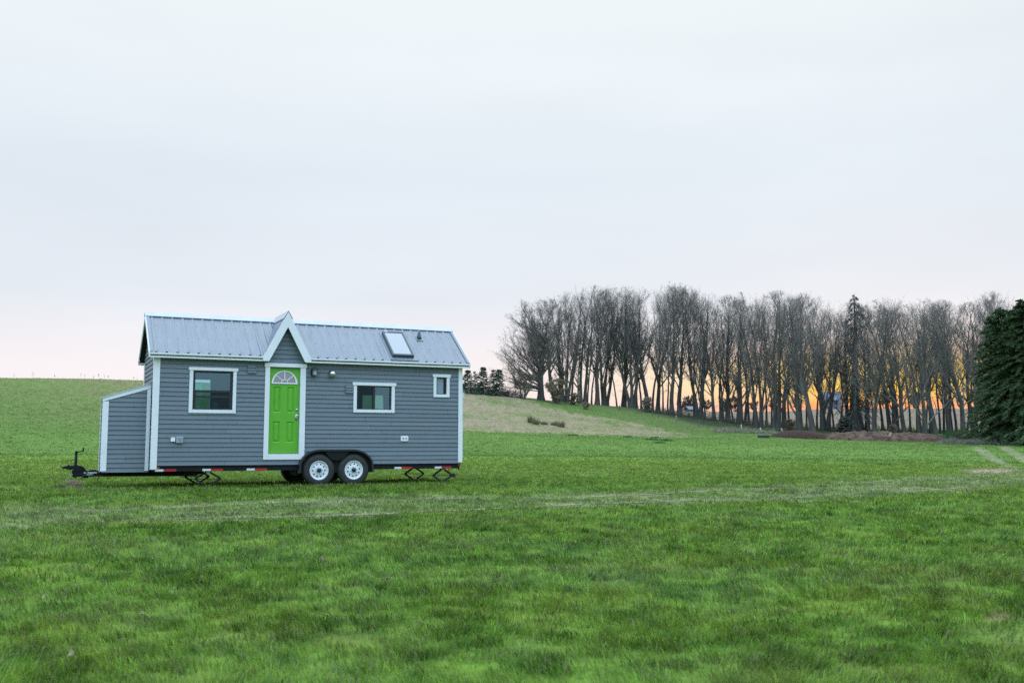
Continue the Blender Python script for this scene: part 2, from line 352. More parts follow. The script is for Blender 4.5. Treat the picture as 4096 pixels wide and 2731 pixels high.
# ------------------------------------------------------------------ ground
def ground_mat():
    m = bpy.data.materials.new('meadow_soil'); m.use_nodes = True; t = m.node_tree; b = t.nodes['Principled BSDF']
    at = t.nodes.new('ShaderNodeAttribute'); at.attribute_name = 'cover'
    geo = t.nodes.new('ShaderNodeNewGeometry')
    n = t.nodes.new('ShaderNodeTexNoise'); n.inputs['Scale'].default_value = 3.0; n.inputs['Detail'].default_value = 8; n.inputs['Roughness'].default_value = .72; t.links.new(geo.outputs['Position'], n.inputs[0])
    mr = t.nodes.new('ShaderNodeMapRange'); mr.inputs[1].default_value = .28; mr.inputs[2].default_value = .72; mr.inputs[3].default_value = .62; mr.inputs[4].default_value = 1.35; t.links.new(n.outputs[0], mr.inputs[0])
    mu = t.nodes.new('ShaderNodeVectorMath'); mu.operation = 'SCALE'; t.links.new(at.outputs['Color'], mu.inputs[0]); t.links.new(mr.outputs[0], mu.inputs['Scale'])
    t.links.new(mu.outputs[0], b.inputs['Base Color']); b.inputs['Roughness'].default_value = .95; b.inputs['Specular IOR Level'].default_value = .1
    bp = t.nodes.new('ShaderNodeBump'); bp.inputs['Strength'].default_value = .5; bp.inputs['Distance'].default_value = .12; t.links.new(n.outputs[0], bp.inputs['Height']); t.links.new(bp.outputs[0], b.inputs['Normal'])
    return m
nA, nR = ZG.shape
V = np.stack([XG, YG, ZG], -1).reshape(-1, 3)
idx = np.arange(nA * nR).reshape(nA, nR)
Fq = np.stack([idx[:-1, :-1], idx[1:, :-1], idx[1:, 1:], idx[:-1, 1:]], -1).reshape(-1, 4)[:, ::-1]
ctr = len(V); V = np.vstack([V, [[0, 0, -.45]]])
Ft = np.stack([idx[:-1, 0], idx[1:, 0], np.full(nA - 1, ctr)], -1)
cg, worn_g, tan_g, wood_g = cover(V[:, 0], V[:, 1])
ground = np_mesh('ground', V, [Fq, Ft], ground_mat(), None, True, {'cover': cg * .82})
tag(ground, 'green meadow rising to a pale dry hill behind the house', 'ground', kind='structure')

# bare wheel tracks, a thin sheet 8 mm over the soil
def track_strip(xs, ys, rng, half, step=.25):
    px = np.arange(xs[0], min(xs[-1], 4350), 14.0); pts = []
    for x in px:
        h_ = hit(x, float(np.interp(x, xs, ys)))
        if h_ is not None: pts.append(h_[:2])
    pts = np.array(pts); d = np.concatenate([[0], np.cumsum(np.hypot(*np.diff(pts, axis=0).T))])
    s = np.arange(0, d[-1], step); c = np.stack([np.interp(s, d, pts[:, 0]), np.interp(s, d, pts[:, 1])], -1)
    tg = np.gradient(c, axis=0); tg /= np.linalg.norm(tg, axis=1)[:, None]; nn = np.stack([-tg[:, 1], tg[:, 0]], -1)
    w = half * 2.2 * np.clip(fbm(s * .5, s * 0 + 3.3, 4, rng) - .42, 0, 1) + .004; w2 = half * 2.2 * np.clip(fbm(s * .6, s * 0 + 9.1, 4, rng + 5) - .42, 0, 1) + .004
    rows = [c - nn * w[:, None], c - nn * w[:, None] * .35, c + nn * w2[:, None] * .35, c + nn * w2[:, None]]
    out = []
    for r_ in rows: out.append(np.column_stack([r_, H(r_[:, 0], r_[:, 1]) + .008]))
    return np.stack(out, 1)
m_track = mat('worn_track_soil', (.17, .175, .085), .95, noise=.6, nscale=3.5, two=(.30, .275, .175), coords='Object', detail=8)
tv = []; tf = []; base = 0
for k, (xs, ys, w, s_) in enumerate(RUTS):
    S_ = track_strip(xs, ys, 90 + k * 7, .17)
    n = len(S_); ii = np.arange(n * 4).reshape(n, 4) + base
    tf.append(np.concatenate([np.stack([ii[:-1, j], ii[1:, j], ii[1:, j + 1], ii[:-1, j + 1]], -1) for j in range(3)])[:, ::-1]); tv.append(S_.reshape(-1, 3)); base += n * 4
trk = np_mesh('dirt_track', np.vstack(tv), tf, m_track, None, True)
tag(trk, 'worn double wheel track crossing the grass in front of the tiny house', 'track', kind='structure')

# ------------------------------------------------------------------ grass
def grass_mat():
    m = bpy.data.materials.new('grass_blade'); m.use_nodes = True; t = m.node_tree; t.nodes.clear()
    at = t.nodes.new('ShaderNodeAttribute'); at.attribute_name = 'cover'
    d = t.nodes.new('ShaderNodeBsdfDiffuse'); tr = t.nodes.new('ShaderNodeBsdfTranslucent'); gl = t.nodes.new('ShaderNodeBsdfGlossy'); gl.inputs['Roughness'].default_value = .45
    gl.inputs['Color'].default_value = (.8, .9, 1, 1)
    mx_ = t.nodes.new('ShaderNodeMixShader'); mx_.inputs[0].default_value = .38; m2 = t.nodes.new('ShaderNodeMixShader'); m2.inputs[0].default_value = .012; o = t.nodes.new('ShaderNodeOutputMaterial')
    t.links.new(at.outputs['Color'], d.inputs[0]); t.links.new(at.outputs['Color'], tr.inputs[0]); t.links.new(d.outputs[0], mx_.inputs[1]); t.links.new(tr.outputs[0], mx_.inputs[2])
    t.links.new(mx_.outputs[0], m2.inputs[1]); t.links.new(gl.outputs[0], m2.inputs[2]); t.links.new(m2.outputs[0], o.inputs[0])
    return m
rs = np.random.RandomState(5)
def blades(N, r0, r1, pw, wfun, hfun, half_az=38.0):
    u = rs.rand(N); e = 2 - pw; r = (r0 ** e + u * (r1 ** e - r0 ** e)) ** (1 / e)
    a = np.radians(rs.uniform(-half_az, half_az, N)); x = r * np.sin(a); y = r * np.cos(a)
    # break the even scatter into tufts
    tn = fbm(x * 4.2, y * 4.2, 3, 77); keep = rs.rand(N) < np.clip(.35 + (tn - .35) * 2.4, .18, 1)
    x, y, r, a, tn = x[keep], y[keep], r[keep], a[keep], tn[keep]
    # none inside the wheels' footprint, few on the worn ruts
    c, worn, tan, wood = cover(x, y)
    k2 = rs.rand(len(x)) > worn * .62; x, y, r, tn, c, worn, tan = x[k2], y[k2], r[k2], tn[k2], c[k2], worn[k2], tan[k2]
    n = len(x); z = H(x, y) - .006
    hn_ = fbm(x * 1.5, y * 1.5, 3, 83)
    h = hfun(r) * (.55 + .4 * np.clip(hn_ - .2, 0, 1) + .85 * tn) * rs.uniform(.55, 1.35, n) * (1 - .6 * worn)
    w = wfun(r) * rs.uniform(.7, 1.4, n)
    ld = fbm(x * .5, y * .5, 2, 88) * 9 + rs.normal(0, 1.1, n); lean = rs.uniform(.25, 1.15, n)
    lx, ly = np.cos(ld) * lean * h, np.sin(ld) * lean * h
    fa = rs.uniform(0, math.pi, n); wx, wy = np.cos(fa) * w / 2, np.sin(fa) * w / 2
    P = np.zeros((n, 5, 3))
    P[:, 0] = np.stack([x - wx, y - wy, z], -1); P[:, 1] = np.stack([x + wx, y + wy, z], -1)
    P[:, 2] = np.stack([x + wx * .8 + lx * .4, y + wy * .8 + ly * .4, z + h * .62], -1); P[:, 3] = np.stack([x - wx * .8 + lx * .4, y - wy * .8 + ly * .4, z + h * .62], -1)
    P[:, 4] = np.stack([x + lx, y + ly, z + h * (1.05 - lean * .35)], -1)
    var = np.interp(r, [8, 45, 60, 130], [1, .8, .35, .2])[:, None]; cc = c * (1 + (rs.uniform(.62, 1.5, (n, 1)) - 1) * var) * (.64 + .72 * np.clip((fbm(x * 8.0, y * 8.0, 2, 97) - .25) * 2, 0, 1))[:, None]; dry = (rs.rand(n) < .075 * (r < 40))[:, None]; cc = np.where(dry, np.array([.26, .235, .13]) * rs.uniform(.6, 1.2, (n, 1)), cc)
    blue = (rs.rand(n) < .03 * (r < 30))[:, None]; cc = np.where(blue & ~dry, cc * np.array([.85, 1.0, 1.6]) + .02, cc)
    C = np.repeat(cc[:, None], 5, 1)
    return P.reshape(-1, 3), C.reshape(-1, 3), n
def grass_obj(name, label, parts, m):
    Vs, Cs, q, t, b = [], [], [], [], 0
    for P, C, n in parts:
        i = np.arange(n) * 5 + b; q.append(np.stack([i, i + 1, i + 2, i + 3], -1)); t.append(np.stack([i + 3, i + 2, i + 4], -1)); Vs.append(P); Cs.append(C); b += n * 5
    o = np_mesh(name, np.vstack(Vs), [np.vstack(q), np.vstack(t)], m, None, True, {'cover': np.vstack(Cs)})
    tag(o, label, 'grass', kind='stuff'); return o
gm = grass_mat()
grass_obj('grass', 'short green meadow grass in tufts over the whole field', [
    blades(GRASS_N[0], 2.6, 15, 1.55, lambda r: .0050 * (r / 6) ** .85, lambda r: .060 + 0 * r, 64),
    blades(GRASS_N[1], 15, 46, 1.6, lambda r: .0052 * (r / 6) ** .85, lambda r: .062 + 0 * r, 46),
    blades(GRASS_N[2], 46, 136, 1.7, lambda r: .032 + .00030 * r, lambda r: .055 + 0 * r, 36)], gm)

# ------------------------------------------------------------------ tiny house on its trailer
LZ = EYE                                    # local z = measured height + eye height
P0 = (-4.4324, 23.0, 0.0); HROT = math.atan2(.42894, .90334)
house = empty('tiny_house', P0, HROT)
tag(house, 'small grey clapboard house on a black trailer, with a bright green door and metal roof', 'tiny house')
def noise_siding():
    """painted boards: each board a slightly different tone, faint grain and a little splash dirt low down"""
    m = mat('grey_clapboard_paint', (.138, .170, .198), .62, noise=.08, nscale=5.0, stretch=(.6, .6, 9), bump=.12, coords='Object')
    t = m.node_tree; b = t.nodes['Principled BSDF']; old = b.inputs['Base Color'].links[0].from_socket
    tcn = t.nodes.new('ShaderNodeTexCoord'); sp = t.nodes.new('ShaderNodeSeparateXYZ'); t.links.new(tcn.outputs['Object'], sp.inputs[0])
    def M(op, a, v): n = t.nodes.new('ShaderNodeMath'); n.operation = op; t.links.new(a, n.inputs[0]); n.inputs[1].default_value = v; return n.outputs[0]
    row = M('FLOOR', M('DIVIDE', M('SUBTRACT', sp.outputs[2], EYE - .464), .1006), 0)
    w0 = t.nodes.new('ShaderNodeTexWhiteNoise'); w0.noise_dimensions = '1D'; t.links.new(row, w0.inputs['W'])
    off = M('MULTIPLY', w0.outputs[0], 3.6); ad_ = t.nodes.new('ShaderNodeMath'); ad_.operation = 'ADD'; t.links.new(sp.outputs[0], ad_.inputs[0]); t.links.new(off, ad_.inputs[1])
    colm = M('FLOOR', M('DIVIDE', ad_.outputs[0], 3.6), 0); cx_ = t.nodes.new('ShaderNodeCombineXYZ'); t.links.new(row, cx_.inputs[0]); t.links.new(colm, cx_.inputs[1])
    w1 = t.nodes.new('ShaderNodeTexWhiteNoise'); w1.noise_dimensions = '3D'; t.links.new(cx_.outputs[0], w1.inputs['Vector'])
    mr = t.nodes.new('ShaderNodeMapRange'); mr.inputs[3].default_value = .91; mr.inputs[4].default_value = 1.08; t.links.new(w1.outputs[0], mr.inputs[0])
    sc1 = t.nodes.new('ShaderNodeVectorMath'); sc1.operation = 'SCALE'; t.links.new(old, sc1.inputs[0]); t.links.new(mr.outputs[0], sc1.inputs['Scale']); fx_ = M('FRACT', M('DIVIDE', ad_.outputs[0], 3.6), 0); lt = M('LESS_THAN', fx_, .0032); mj = M('MULTIPLY_ADD', lt, -.45); mj.node.inputs[2].default_value = 1.0
    sc2 = t.nodes.new('ShaderNodeVectorMath'); sc2.operation = 'SCALE'; t.links.new(sc1.outputs[0], sc2.inputs[0]); t.links.new(mj, sc2.inputs['Scale']); t.links.new(sc2.outputs[0], b.inputs['Base Color'])
    return m
m_side = noise_siding()
m_white = mat('white_trim_paint', (.74, .75, .775), .5, noise=.045, nscale=7, bump=.03)
m_roof = bpy.data.materials.new('galvanised_roof_sheet'); m_roof.use_nodes = True
def _roof(m):
    t = m.node_tree; b = t.nodes['Principled BSDF']; b.inputs['Metallic'].default_value = .55; b.inputs['Roughness'].default_value = .42
    tcn = t.nodes.new('ShaderNodeTexCoord'); mpn = t.nodes.new('ShaderNodeMapping'); mpn.inputs['Scale'].default_value = (5, .7, .7); t.links.new(tcn.outputs['Object'], mpn.inputs[0])
    n = t.nodes.new('ShaderNodeTexNoise'); n.inputs['Scale'].default_value = 3; n.inputs['Detail'].default_value = 6; t.links.new(mpn.outputs[0], n.inputs[0])
    r = t.nodes.new('ShaderNodeValToRGB'); ramp(r, [(.3, (.185, .218, .258)), (.7, (.232, .268, .315))]); t.links.new(n.outputs[0], r.inputs[0]); t.links.new(r.outputs[0], b.inputs['Base Color'])
    r2 = t.nodes.new('ShaderNodeMapRange'); r2.inputs[3].default_value = .34; r2.inputs[4].default_value = .5; t.links.new(n.outputs[0], r2.inputs[0]); t.links.new(r2.outputs[0], b.inputs['Roughness'])
_roof(m_roof)
m_cap = mat('ridge_cap_metal', (.46, .49, .54), .45, .3, noise=.06, nscale=4)
m_green = mat('green_door_paint', (.110, .400, .022), .42, noise=.06, nscale=4, bump=.02)
m_black = mat('black_trailer_paint', (.007, .009, .011), .6, noise=.4, nscale=12, spec=.2)
m_blacks = mat('black_vinyl_frame', (.012, .016, .020), .4)
m_rub = mat('tyre_rubber', (.014, .018, .020), .8, noise=.4, nscale=5, bump=.1, two=(.040, .040, .036), detail=8)
m_rim = mat('white_wheel_paint', (.72, .75, .78), .35, noise=.04, nscale=9)
m_steel = mat('brushed_steel', (.62, .63, .65), .28, 1.0)
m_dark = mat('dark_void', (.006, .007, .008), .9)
m_greyp = mat('grey_plastic', (.30, .34, .38), .5); m_whitep = mat('white_plastic', (.76, .77, .80), .45)
m_red = mat('red_reflector', (.42, .012, .020), .35, noise=.25, nscale=60); m_silver = mat('white_reflector', (.62, .66, .69), .4, noise=.12, nscale=60)
m_amber = mat('amber_lens', (.55, .12, .01), .3); m_redl = mat('red_lens', (.40, .01, .012), .25)
m_ivory = mat('interior_wall_paint', (.20, .42, .55), .7, noise=.05, nscale=3); m_pine = mat('interior_pine', (.10, .09, .07), .6, noise=.25, nscale=6, stretch=(1, 1, 12))
m_cab = mat('interior_cabinet', (.055, .06, .06), .5)
def glass_mat(name, tint, refl_rough=.03, base=.15, coat=(1, 1, 1)):
    m = bpy.data.materials.new(name); m.use_nodes = True; t = m.node_tree; t.nodes.clear()
    tr = t.nodes.new('ShaderNodeBsdfTransparent'); tr.inputs[0].default_value = (*tint, 1); gl = t.nodes.new('ShaderNodeBsdfGlossy'); gl.inputs['Roughness'].default_value = refl_rough; gl.inputs[0].default_value = (*coat, 1)
    fr = t.nodes.new('ShaderNodeFresnel'); fr.inputs[0].default_value = 1.5
    ma = t.nodes.new('ShaderNodeMath'); ma.operation = 'MULTIPLY_ADD'; ma.inputs[1].default_value = 1.6; ma.inputs[2].default_value = base
    mxs = t.nodes.new('ShaderNodeMixShader'); o = t.nodes.new('ShaderNodeOutputMaterial')
    t.links.new(fr.outputs[0], ma.inputs[0]); t.links.new(ma.outputs[0], mxs.inputs[0]); t.links.new(tr.outputs[0], mxs.inputs[1]); t.links.new(gl.outputs[0], mxs.inputs[2]); t.links.new(mxs.outputs[0], o.inputs[0])
    return m
m_glass = glass_mat('window_glass', (.55, .82, .88), .02, .12, (.62, .95, 1.0))
m_glass_dark = glass_mat('insect_screen_glass', (.18, .30, .29), .05, -.03, (.6, .95, 1.0))
m_frost = mat('frosted_glass', (.20, .27, .33), .18, spec=.8)
WF, WB, WL, WR = .12, 2.30, -3.62, 3.57      # wall planes: front, back, left, right
ZB = LZ - .464                               # bottom of the boards
LAP = .1006
def cut(iv, a, b):
    out = []
    for p, q in iv:
        if b <= p or a >= q: out.append((p, q)); continue
        if a > p: out.append((p, a))
        if b < q: out.append((b, q))
    return out
def siding(mb, fn, arange, z0, z1, opens=()):
    """clapboards: fn(a, out, z) -> point; arange(z) -> (a0, a1)"""
    k = 0
    while z0 + k * LAP < z1 - 1e-4:
        zb = z0 + k * LAP; zt = min(zb + LAP, z1); cuts = sorted({zb, zt} | {z for o in opens for z in o[2:4] if zb < z < zt})
        o_at = lambda z: .024 - .021 * (z - zb) / LAP
        for zl, zh in zip(cuts[:-1], cuts[1:]):
            zm = (zl + zh) / 2; a0, a1 = arange(zm); iv = [(a0, a1)]
            if a1 <= a0: continue
            for o in opens:
                if o[2] < zm < o[3]: iv = cut(iv, o[0], o[1])
            for p, q in iv:
                mb.poly([fn(p, o_at(zl), zl), fn(q, o_at(zl), zl), fn(q, o_at(zh), zh), fn(p, o_at(zh), zh)])
                if zl == zb: mb.poly([fn(p, .003, zb), fn(q, .003, zb), fn(q, .024, zb), fn(p, .024, zb)])
        k += 1
def slab(mb, fn, a0, a1, z0, z1, t0, t1, opens=()):
    """wall slab with rectangular holes, t0..t1 inward"""
    za = sorted({z0, z1} | {z for o in opens for z in o[2:4] if z0 < z < z1}); aa = sorted({a0, a1} | {a for o in opens for a in o[:2] if a0 < a < a1})
    for p, q in zip(aa[:-1], aa[1:]):
        for r, s in zip(za[:-1], za[1:]):
            am, zm = (p + q) / 2, (r + s) / 2
            if any(o[0] < am < o[1] and o[2] < zm < o[3] for o in opens): continue
            for t in (t0, t1): mb.poly([fn(p, -t, r), fn(q, -t, r), fn(q, -t, s), fn(p, -t, s)])
    for o in opens:
        for (p, q) in (((o[0], o[2]), (o[1], o[2])), ((o[1], o[2]), (o[1], o[3])), ((o[1], o[3]), (o[0], o[3])), ((o[0], o[3]), (o[0], o[2]))):
            mb.poly([fn(p[0], -t0, p[1]), fn(q[0], -t0, q[1]), fn(q[0], -t1, q[1]), fn(p[0], -t1, p[1])])
fF = lambda a, o, z: (a, WF - o, z); fB = lambda a, o, z: (a, WB + o, z); fL = lambda a, o, z: (WL - o, a, z); fR = lambda a, o, z: (WR + o, a, z)
OP1 = (-2.815, -1.955, LZ + .756, LZ + 1.613)        # big sash window
OP2 = (.900, 1.760, LZ + .812, LZ + 1.374)           # sliding window
OP3 = (2.904, 3.173, LZ + 1.21, LZ + 1.624)          # little window
OPD = (-1.142, -.444, LZ - .225, LZ + 1.735)         # door
OPK = (-2.52, -2.12, LZ + .85, LZ + 1.55)             # window in the far wall
OPK2 = (1.68, 2.25, LZ + .88, LZ + 1.26)
EAVE_Z = LZ + 1.93; RY = 1.21                        # ridge line depth
SLOPE = (2.945 - 1.972) / (RY + .07)
def roof_z(y): return LZ + 1.972 + ((y + .07) if y <= RY else (2 * RY + .07 - y)) * SLOPE
wall = MB()
siding(wall, fF, lambda z: (WL, WR), ZB, ZB + 24 * LAP, (OP1, OP2, OP3, OPD))
# gable over the door
siding(wall, fF, lambda z: (-.795 - .5 * max(0, (LZ + 2.80 - z)) / .95, -.795 + .5 * max(0, (LZ + 2.80 - z)) / .95), ZB + 24 * LAP, LZ + 2.78)
wall.build('front_wall', m_side, house)
lw = MB(); siding(lw, fL, lambda z: ((WF, WB) if z < EAVE_Z else (max(WF, RY - (LZ + 2.90 - z) / SLOPE), min(WB, RY + (LZ + 2.90 - z) / SLOPE))), ZB - .10, LZ + 2.88); lw.build('end_wall', m_side, house)
rw = MB(); siding(rw, fR, lambda z: ((WF, WB) if z < EAVE_Z else (max(WF, RY - (LZ + 2.90 - z) / SLOPE), min(WB, RY + (LZ + 2.90 - z) / SLOPE))), ZB, LZ + 2.88); rw.build('end_wall', m_side, house)
bw = MB(); siding(bw, fB, lambda z: (WL, WR), ZB, LZ + 1.90, (OPK, OPK2)); bw.build('back_wall', m_side, house)
inn = MB(); slab(inn, fF, WL + .02, WR - .02, ZB, LZ + 1.90, .02, .10, (OP1, OP2, OP3, OPD)); slab(inn, fB, WL + .02, WR - .02, ZB, LZ + 1.90, .02, .10, (OPK, OPK2))
slab(inn, fL, WF + .1, WB - .1, ZB, LZ + 1.9, .02, .1); slab(inn, fR, WF + .1, WB - .1, ZB, LZ + 1.9, .02, .1)
inn.box(WL + .1, WR - .1, WF + .1, WB - .1, LZ + 1.885, LZ + 1.90)
inn.build('interior_lining', m_ivory, house)
fl = MB(); fl.box(WL + .02, WR - .02, WF + .02, WB - .02, ZB + .02, ZB + .06); fl.build('floor', m_pine, house)
for q in ((-2.08, -1.30, 1.3, 2.18, ZB + .061, LZ + .99), (-3.5, -2.15, 1.75, 2.18, ZB + .061, LZ + .70), (.55, .95, .9, 2.18, ZB + .061, LZ + 1.884)):
    cb = MB(); cb.box(*q); cb.build('cabinet', m_cab, house)
cb = MB(); cb.box(-1.75, -1.68, 1.4, 1.47, LZ + .991, LZ + 1.884); cb.build('post', m_cab, house)
# corner boards
def board(name, x0, x1, y0, y1, z0, z1, m=m_white, parent=house, bevel=.003):
    b = MB(); b.box(x0, x1, y0, y1, z0, z1); return b.build(name, m, parent, bevel=bevel)
board('corner_trim', -3.645, -3.512, WF - .036, WF + .075, LZ - .543, LZ + 1.875)
board('corner_trim', 3.487, 3.592, WF - .036, WF + .075, LZ - .445, LZ + 1.875)
board('corner_trim', -3.647, -3.60, WB - .11, WB + .026, LZ - .543, LZ + 1.875); board('corner_trim', 3.55, 3.594, WB - .11, WB + .026, LZ - .445, LZ + 1.875)
# ---- roof
RX0, RX1 = -3.745, 3.715
deck = MB()
DX = -.79
for x0, x1 in ((RX0 + .012, DX - .52), (DX + .52, RX1 - .012)):
    deck.prism([(x0, -.055, roof_z(-.055) - .006), (x0, RY, roof_z(RY) - .006), (x0, RY, roof_z(RY) - .10), (x0, -.055, roof_z(-.055) - .085)], (x1 - x0, 0, 0))
x0, x1 = RX0 + .012, RX1 - .012
deck.prism([(x0, RY + .001, roof_z(RY) - .006), (x0, 2 * RY + .055, roof_z(-.055) - .006), (x0, 2 * RY + .055, roof_z(-.055) - .085), (x0, RY + .001, roof_z(RY) - .10)], (x1 - x0, 0, 0))
deck.build('roof_deck', m_dark, house)
ribs = [-3.625 + .2215 * i for i in range(33)]
def rib_profile(x0, x1, ribx):
    p = [(x0, 0)]
    for r in ribx:
        if x0 + .05 < r < x1 - .05: p += [(r - .040, 0), (r - .014, .014), (r + .014, .014), (r + .040, 0)]
        for q in (r + .085, r + .14):
            if x0 + .02 < q - .012 and q + .012 < x1: p += [(q - .012, 0), (q, .004), (q + .012, 0)]
    p += [(DX + q, 0) for q in (-.535, 0, .535)] if not any(abs(DX - r) < .034 for r in ribx) else [(DX - .535, 0), (DX + .535, 0)]
    p.append((x1, 0)); return sorted(p)
def sheet(mb, prof, y0, y1):
    """ribbed sheet from eave y0 up to y1 on either slope"""
    nzv = 1 / math.sqrt(1 + SLOPE * SLOPE); ny = -SLOPE * nzv if y1 > y0 else SLOPE * nzv
    def st(a):      # the sheet stops at the valley of the door gable
        q = .535 - abs(a - DX)
        return y0 if y1 < y0 or q <= 0 else max(y0, (1.95 + q * 1.955 - 1.972) / SLOPE - .07 - .02)
    yy = y0
    for (a, h), (b, k) in zip(prof[:-1], prof[1:]):
        ya_, yb_ = min(st(a), y1), min(st(b), y1)
        mb.poly([(a, ya_ + ny * h, roof_z(ya_) + nzv * h), (b, yb_ + ny * k, roof_z(yb_) + nzv * k), (b, y1 + ny * k, roof_z(y1) + nzv * k), (a, y1 + ny * h, roof_z(y1) + nzv * h)]); continue
        mb.poly([(a, y0 + ny * h, roof_z(y0) + nzv * h), (b, y0 + ny * k, roof_z(y0) + nzv * k), (b, y1 + ny * k, roof_z(y1) + nzv * k), (a, y1 + ny * h, roof_z(y1) + nzv * h)])
rf = MB(); pr_ = rib_profile(RX0, RX1, ribs); sheet(rf, pr_, -.07, RY); sheet(rf, pr_, 2 * RY + .07, RY)
rf.slot(1)
for r in ribs:
    if abs(r - DX) < .56: continue
    rf.poly([(r - .032, -.066, roof_z(-.066)), (r + .032, -.066, roof_z(-.066)), (r + .016, -.078, roof_z(-.066) + .02), (r - .016, -.078, roof_z(-.066) + .02)])
rf.slot(2)
for r in ribs:
    for yy in (.0, .42, .85):
        x = r + .06
        if -1.45 < x < -.1 and yy < .8: continue
        zc_ = roof_z(yy); rf.box(x - .006, x + .006, yy - .006, yy + .006, zc_ - .002, zc_ + .007)
roof = rf.build('roof', [m_roof, m_dark, mat('screw_head', (.10, .13, .15), .5)], house)
# white edge strips at the gable ends
for x0, x1 in ((RX0 - .022, RX0 - .002), (RX1 + .002, RX1 + .022)):
    for s in (0, 1):
        Y = (lambda y: y) if s == 0 else (lambda y: 2 * RY - y)
        rk = MB(); rk.prism([(x0, Y(-.072), roof_z(-.07) + .012), (x0, Y(RY), roof_z(RY) + .018), (x0, Y(RY), roof_z(RY) - .115), (x0, Y(-.072), roof_z(-.07) - .105)], (x1 - x0, 0, 0)); rk.build('rake_board', m_white, roof)
for x0 in (RX0 - .004, RX1 - .062):
    for s in (0, 1):
        Y = (lambda y: y) if s == 0 else (lambda y: 2 * RY - y)
        rt = MB(); rt.prism([(x0, Y(-.074), roof_z(-.07) + .014), (x0 + .066, Y(-.074), roof_z(-.07) + .014), (x0 + .066, Y(-.07), roof_z(-.07) + .026), (x0, Y(-.07), roof_z(-.07) + .026)], (0, Y(RY) - Y(-.07), roof_z(RY) - roof_z(-.07))); rt.build('rake_flashing', m_roof, roof)
bl = MB(); bl.box(WL - .03, WL - .012, WF - .03, WF + .10, LZ + 1.80, LZ + 1.90); bl.build('eave_return', m_white, roof)
rc = MB(); lift = .040
for s in (0, 1):
    Y = (lambda y: y) if s == 0 else (lambda y: 2 * RY - y)
    y0 = RY - .115
    rc.prism([(RX0 - .03, Y(y0), roof_z(y0) + lift), (RX0 - .03, Y(RY), roof_z(RY) + lift + .012), (RX0 - .03, Y(RY), roof_z(RY) + lift + .004), (RX0 - .03, Y(y0), roof_z(y0) + lift - .012)], (RX1 - RX0 + .06, 0, 0))
rc.build('ridge_cap', m_cap, roof)
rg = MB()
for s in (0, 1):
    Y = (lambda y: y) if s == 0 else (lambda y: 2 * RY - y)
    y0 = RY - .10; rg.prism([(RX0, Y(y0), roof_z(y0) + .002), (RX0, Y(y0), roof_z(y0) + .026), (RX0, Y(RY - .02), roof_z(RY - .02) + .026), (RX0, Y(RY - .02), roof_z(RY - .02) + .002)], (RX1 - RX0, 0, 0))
rg.build('ridge_vent_shadow', mat('ridge_vent_shadow_tone', (.02, .03, .045), .8), roof)  # dark strip under the vented cap: the gap's shadow put into its colour
# eave boards either side of the door gable
DX = -.79
for x0, x1 in ((RX0 - .02, DX - .455), (DX + .455, RX1 + .022)):
    b = MB(); b.box(x0, x1, -.052, -.026, LZ + 1.86, LZ + 1.945); fb = b.build('eave_board', m_white, roof, bevel=.003)
    d = MB(); d.box(x0, x1, -.078, -.053, LZ + 1.932, LZ + 1.968); d.box(x0, x1, -.064, -.053, LZ + 1.918, LZ + 1.931); d.build('drip_edge', m_white, fb, bevel=.004)
so_ = MB(); so_.box(RX0 + .01, DX - .46, -.025, WF - .018, LZ + 1.872, LZ + 1.884); so_.box(DX + .46, RX1 - .01, -.025, WF - .018, LZ + 1.872, LZ + 1.884); so_.box(RX0 + .01, RX1 - .01, WB + .005, 2 * RY + .02, LZ + 1.872, LZ + 1.884); so_.build('soffit', m_white, roof)
eb = MB(); eb.box(RX0 - .02, RX1 + .02, 2 * RY + .026, 2 * RY + .052, LZ + 1.86, LZ + 1.945); eb.build('eave_board', m_white, roof)
# ---- gable over the door
gb = empty('door_gable', (0, 0, 0), 0, house)
AP = LZ + 2.985; GM = (2.985 - 1.945) / .532
def gy(zv): return (zv - LZ - 1.972) / SLOPE - .07          # where the main slope has height zv
ds = MB()
for s in (-1, 1):
    n_ = 5; base_x = .540
    apex = Vector((DX, -.075, AP + .018)); eave = Vector((DX + s * base_x, -.075, LZ + 1.945)); rback = Vector((DX, gy(AP + .018) , AP + .018))
    ds.poly([apex, eave, rback] if s < 0 else [apex, rback, eave])
    # ribs running down the slope
    for yy in (.10, .33, .56, .79, 1.02):
        t_ = (yy + .075) / (rback.y + .075); top = Vector((DX, yy, AP + .02)); low = eave.lerp(rback, t_); low.y = yy
        e = (low - top); ds.tube([top + e * .02, top + e * .97], .013, 4)
ds.build('gable_roof', m_roof, gb)
dc = MB()
for s in (-1, 1):
    w = .10; dc.poly([(DX, -.082, AP + .052), (DX + s * w, -.082, AP + .052 - w * GM * .9), (DX + s * w, gy(AP) + .05, AP + .052 - w * GM * .9), (DX, gy(AP) + .15, AP + .052)])
    dc.poly([(DX, -.082, AP + .042), (DX + s * w, -.082, AP + .036 - w * GM * .9), (DX + s * w, gy(AP) + .05, AP + .036 - w * GM * .9), (DX, gy(AP) + .15, AP + .042)])
dc.build('gable_ridge_cap', m_cap, gb)
ZL, ZI = LZ + 1.862, LZ + 2.657
for s in (-1, 1):
    o = [(DX + s * .412, -.080, ZL), (DX, -.080, ZI), (DX, -.080, AP + .03), (DX + s * .548, -.080, LZ + 1.955), (DX + s * .548, -.080, ZL)]
    if s > 0: o = o[::-1]
    bb = MB(); bb.prism(o, (0, .028, 0)); bb.build('barge_board', m_white, gb, bevel=.002)
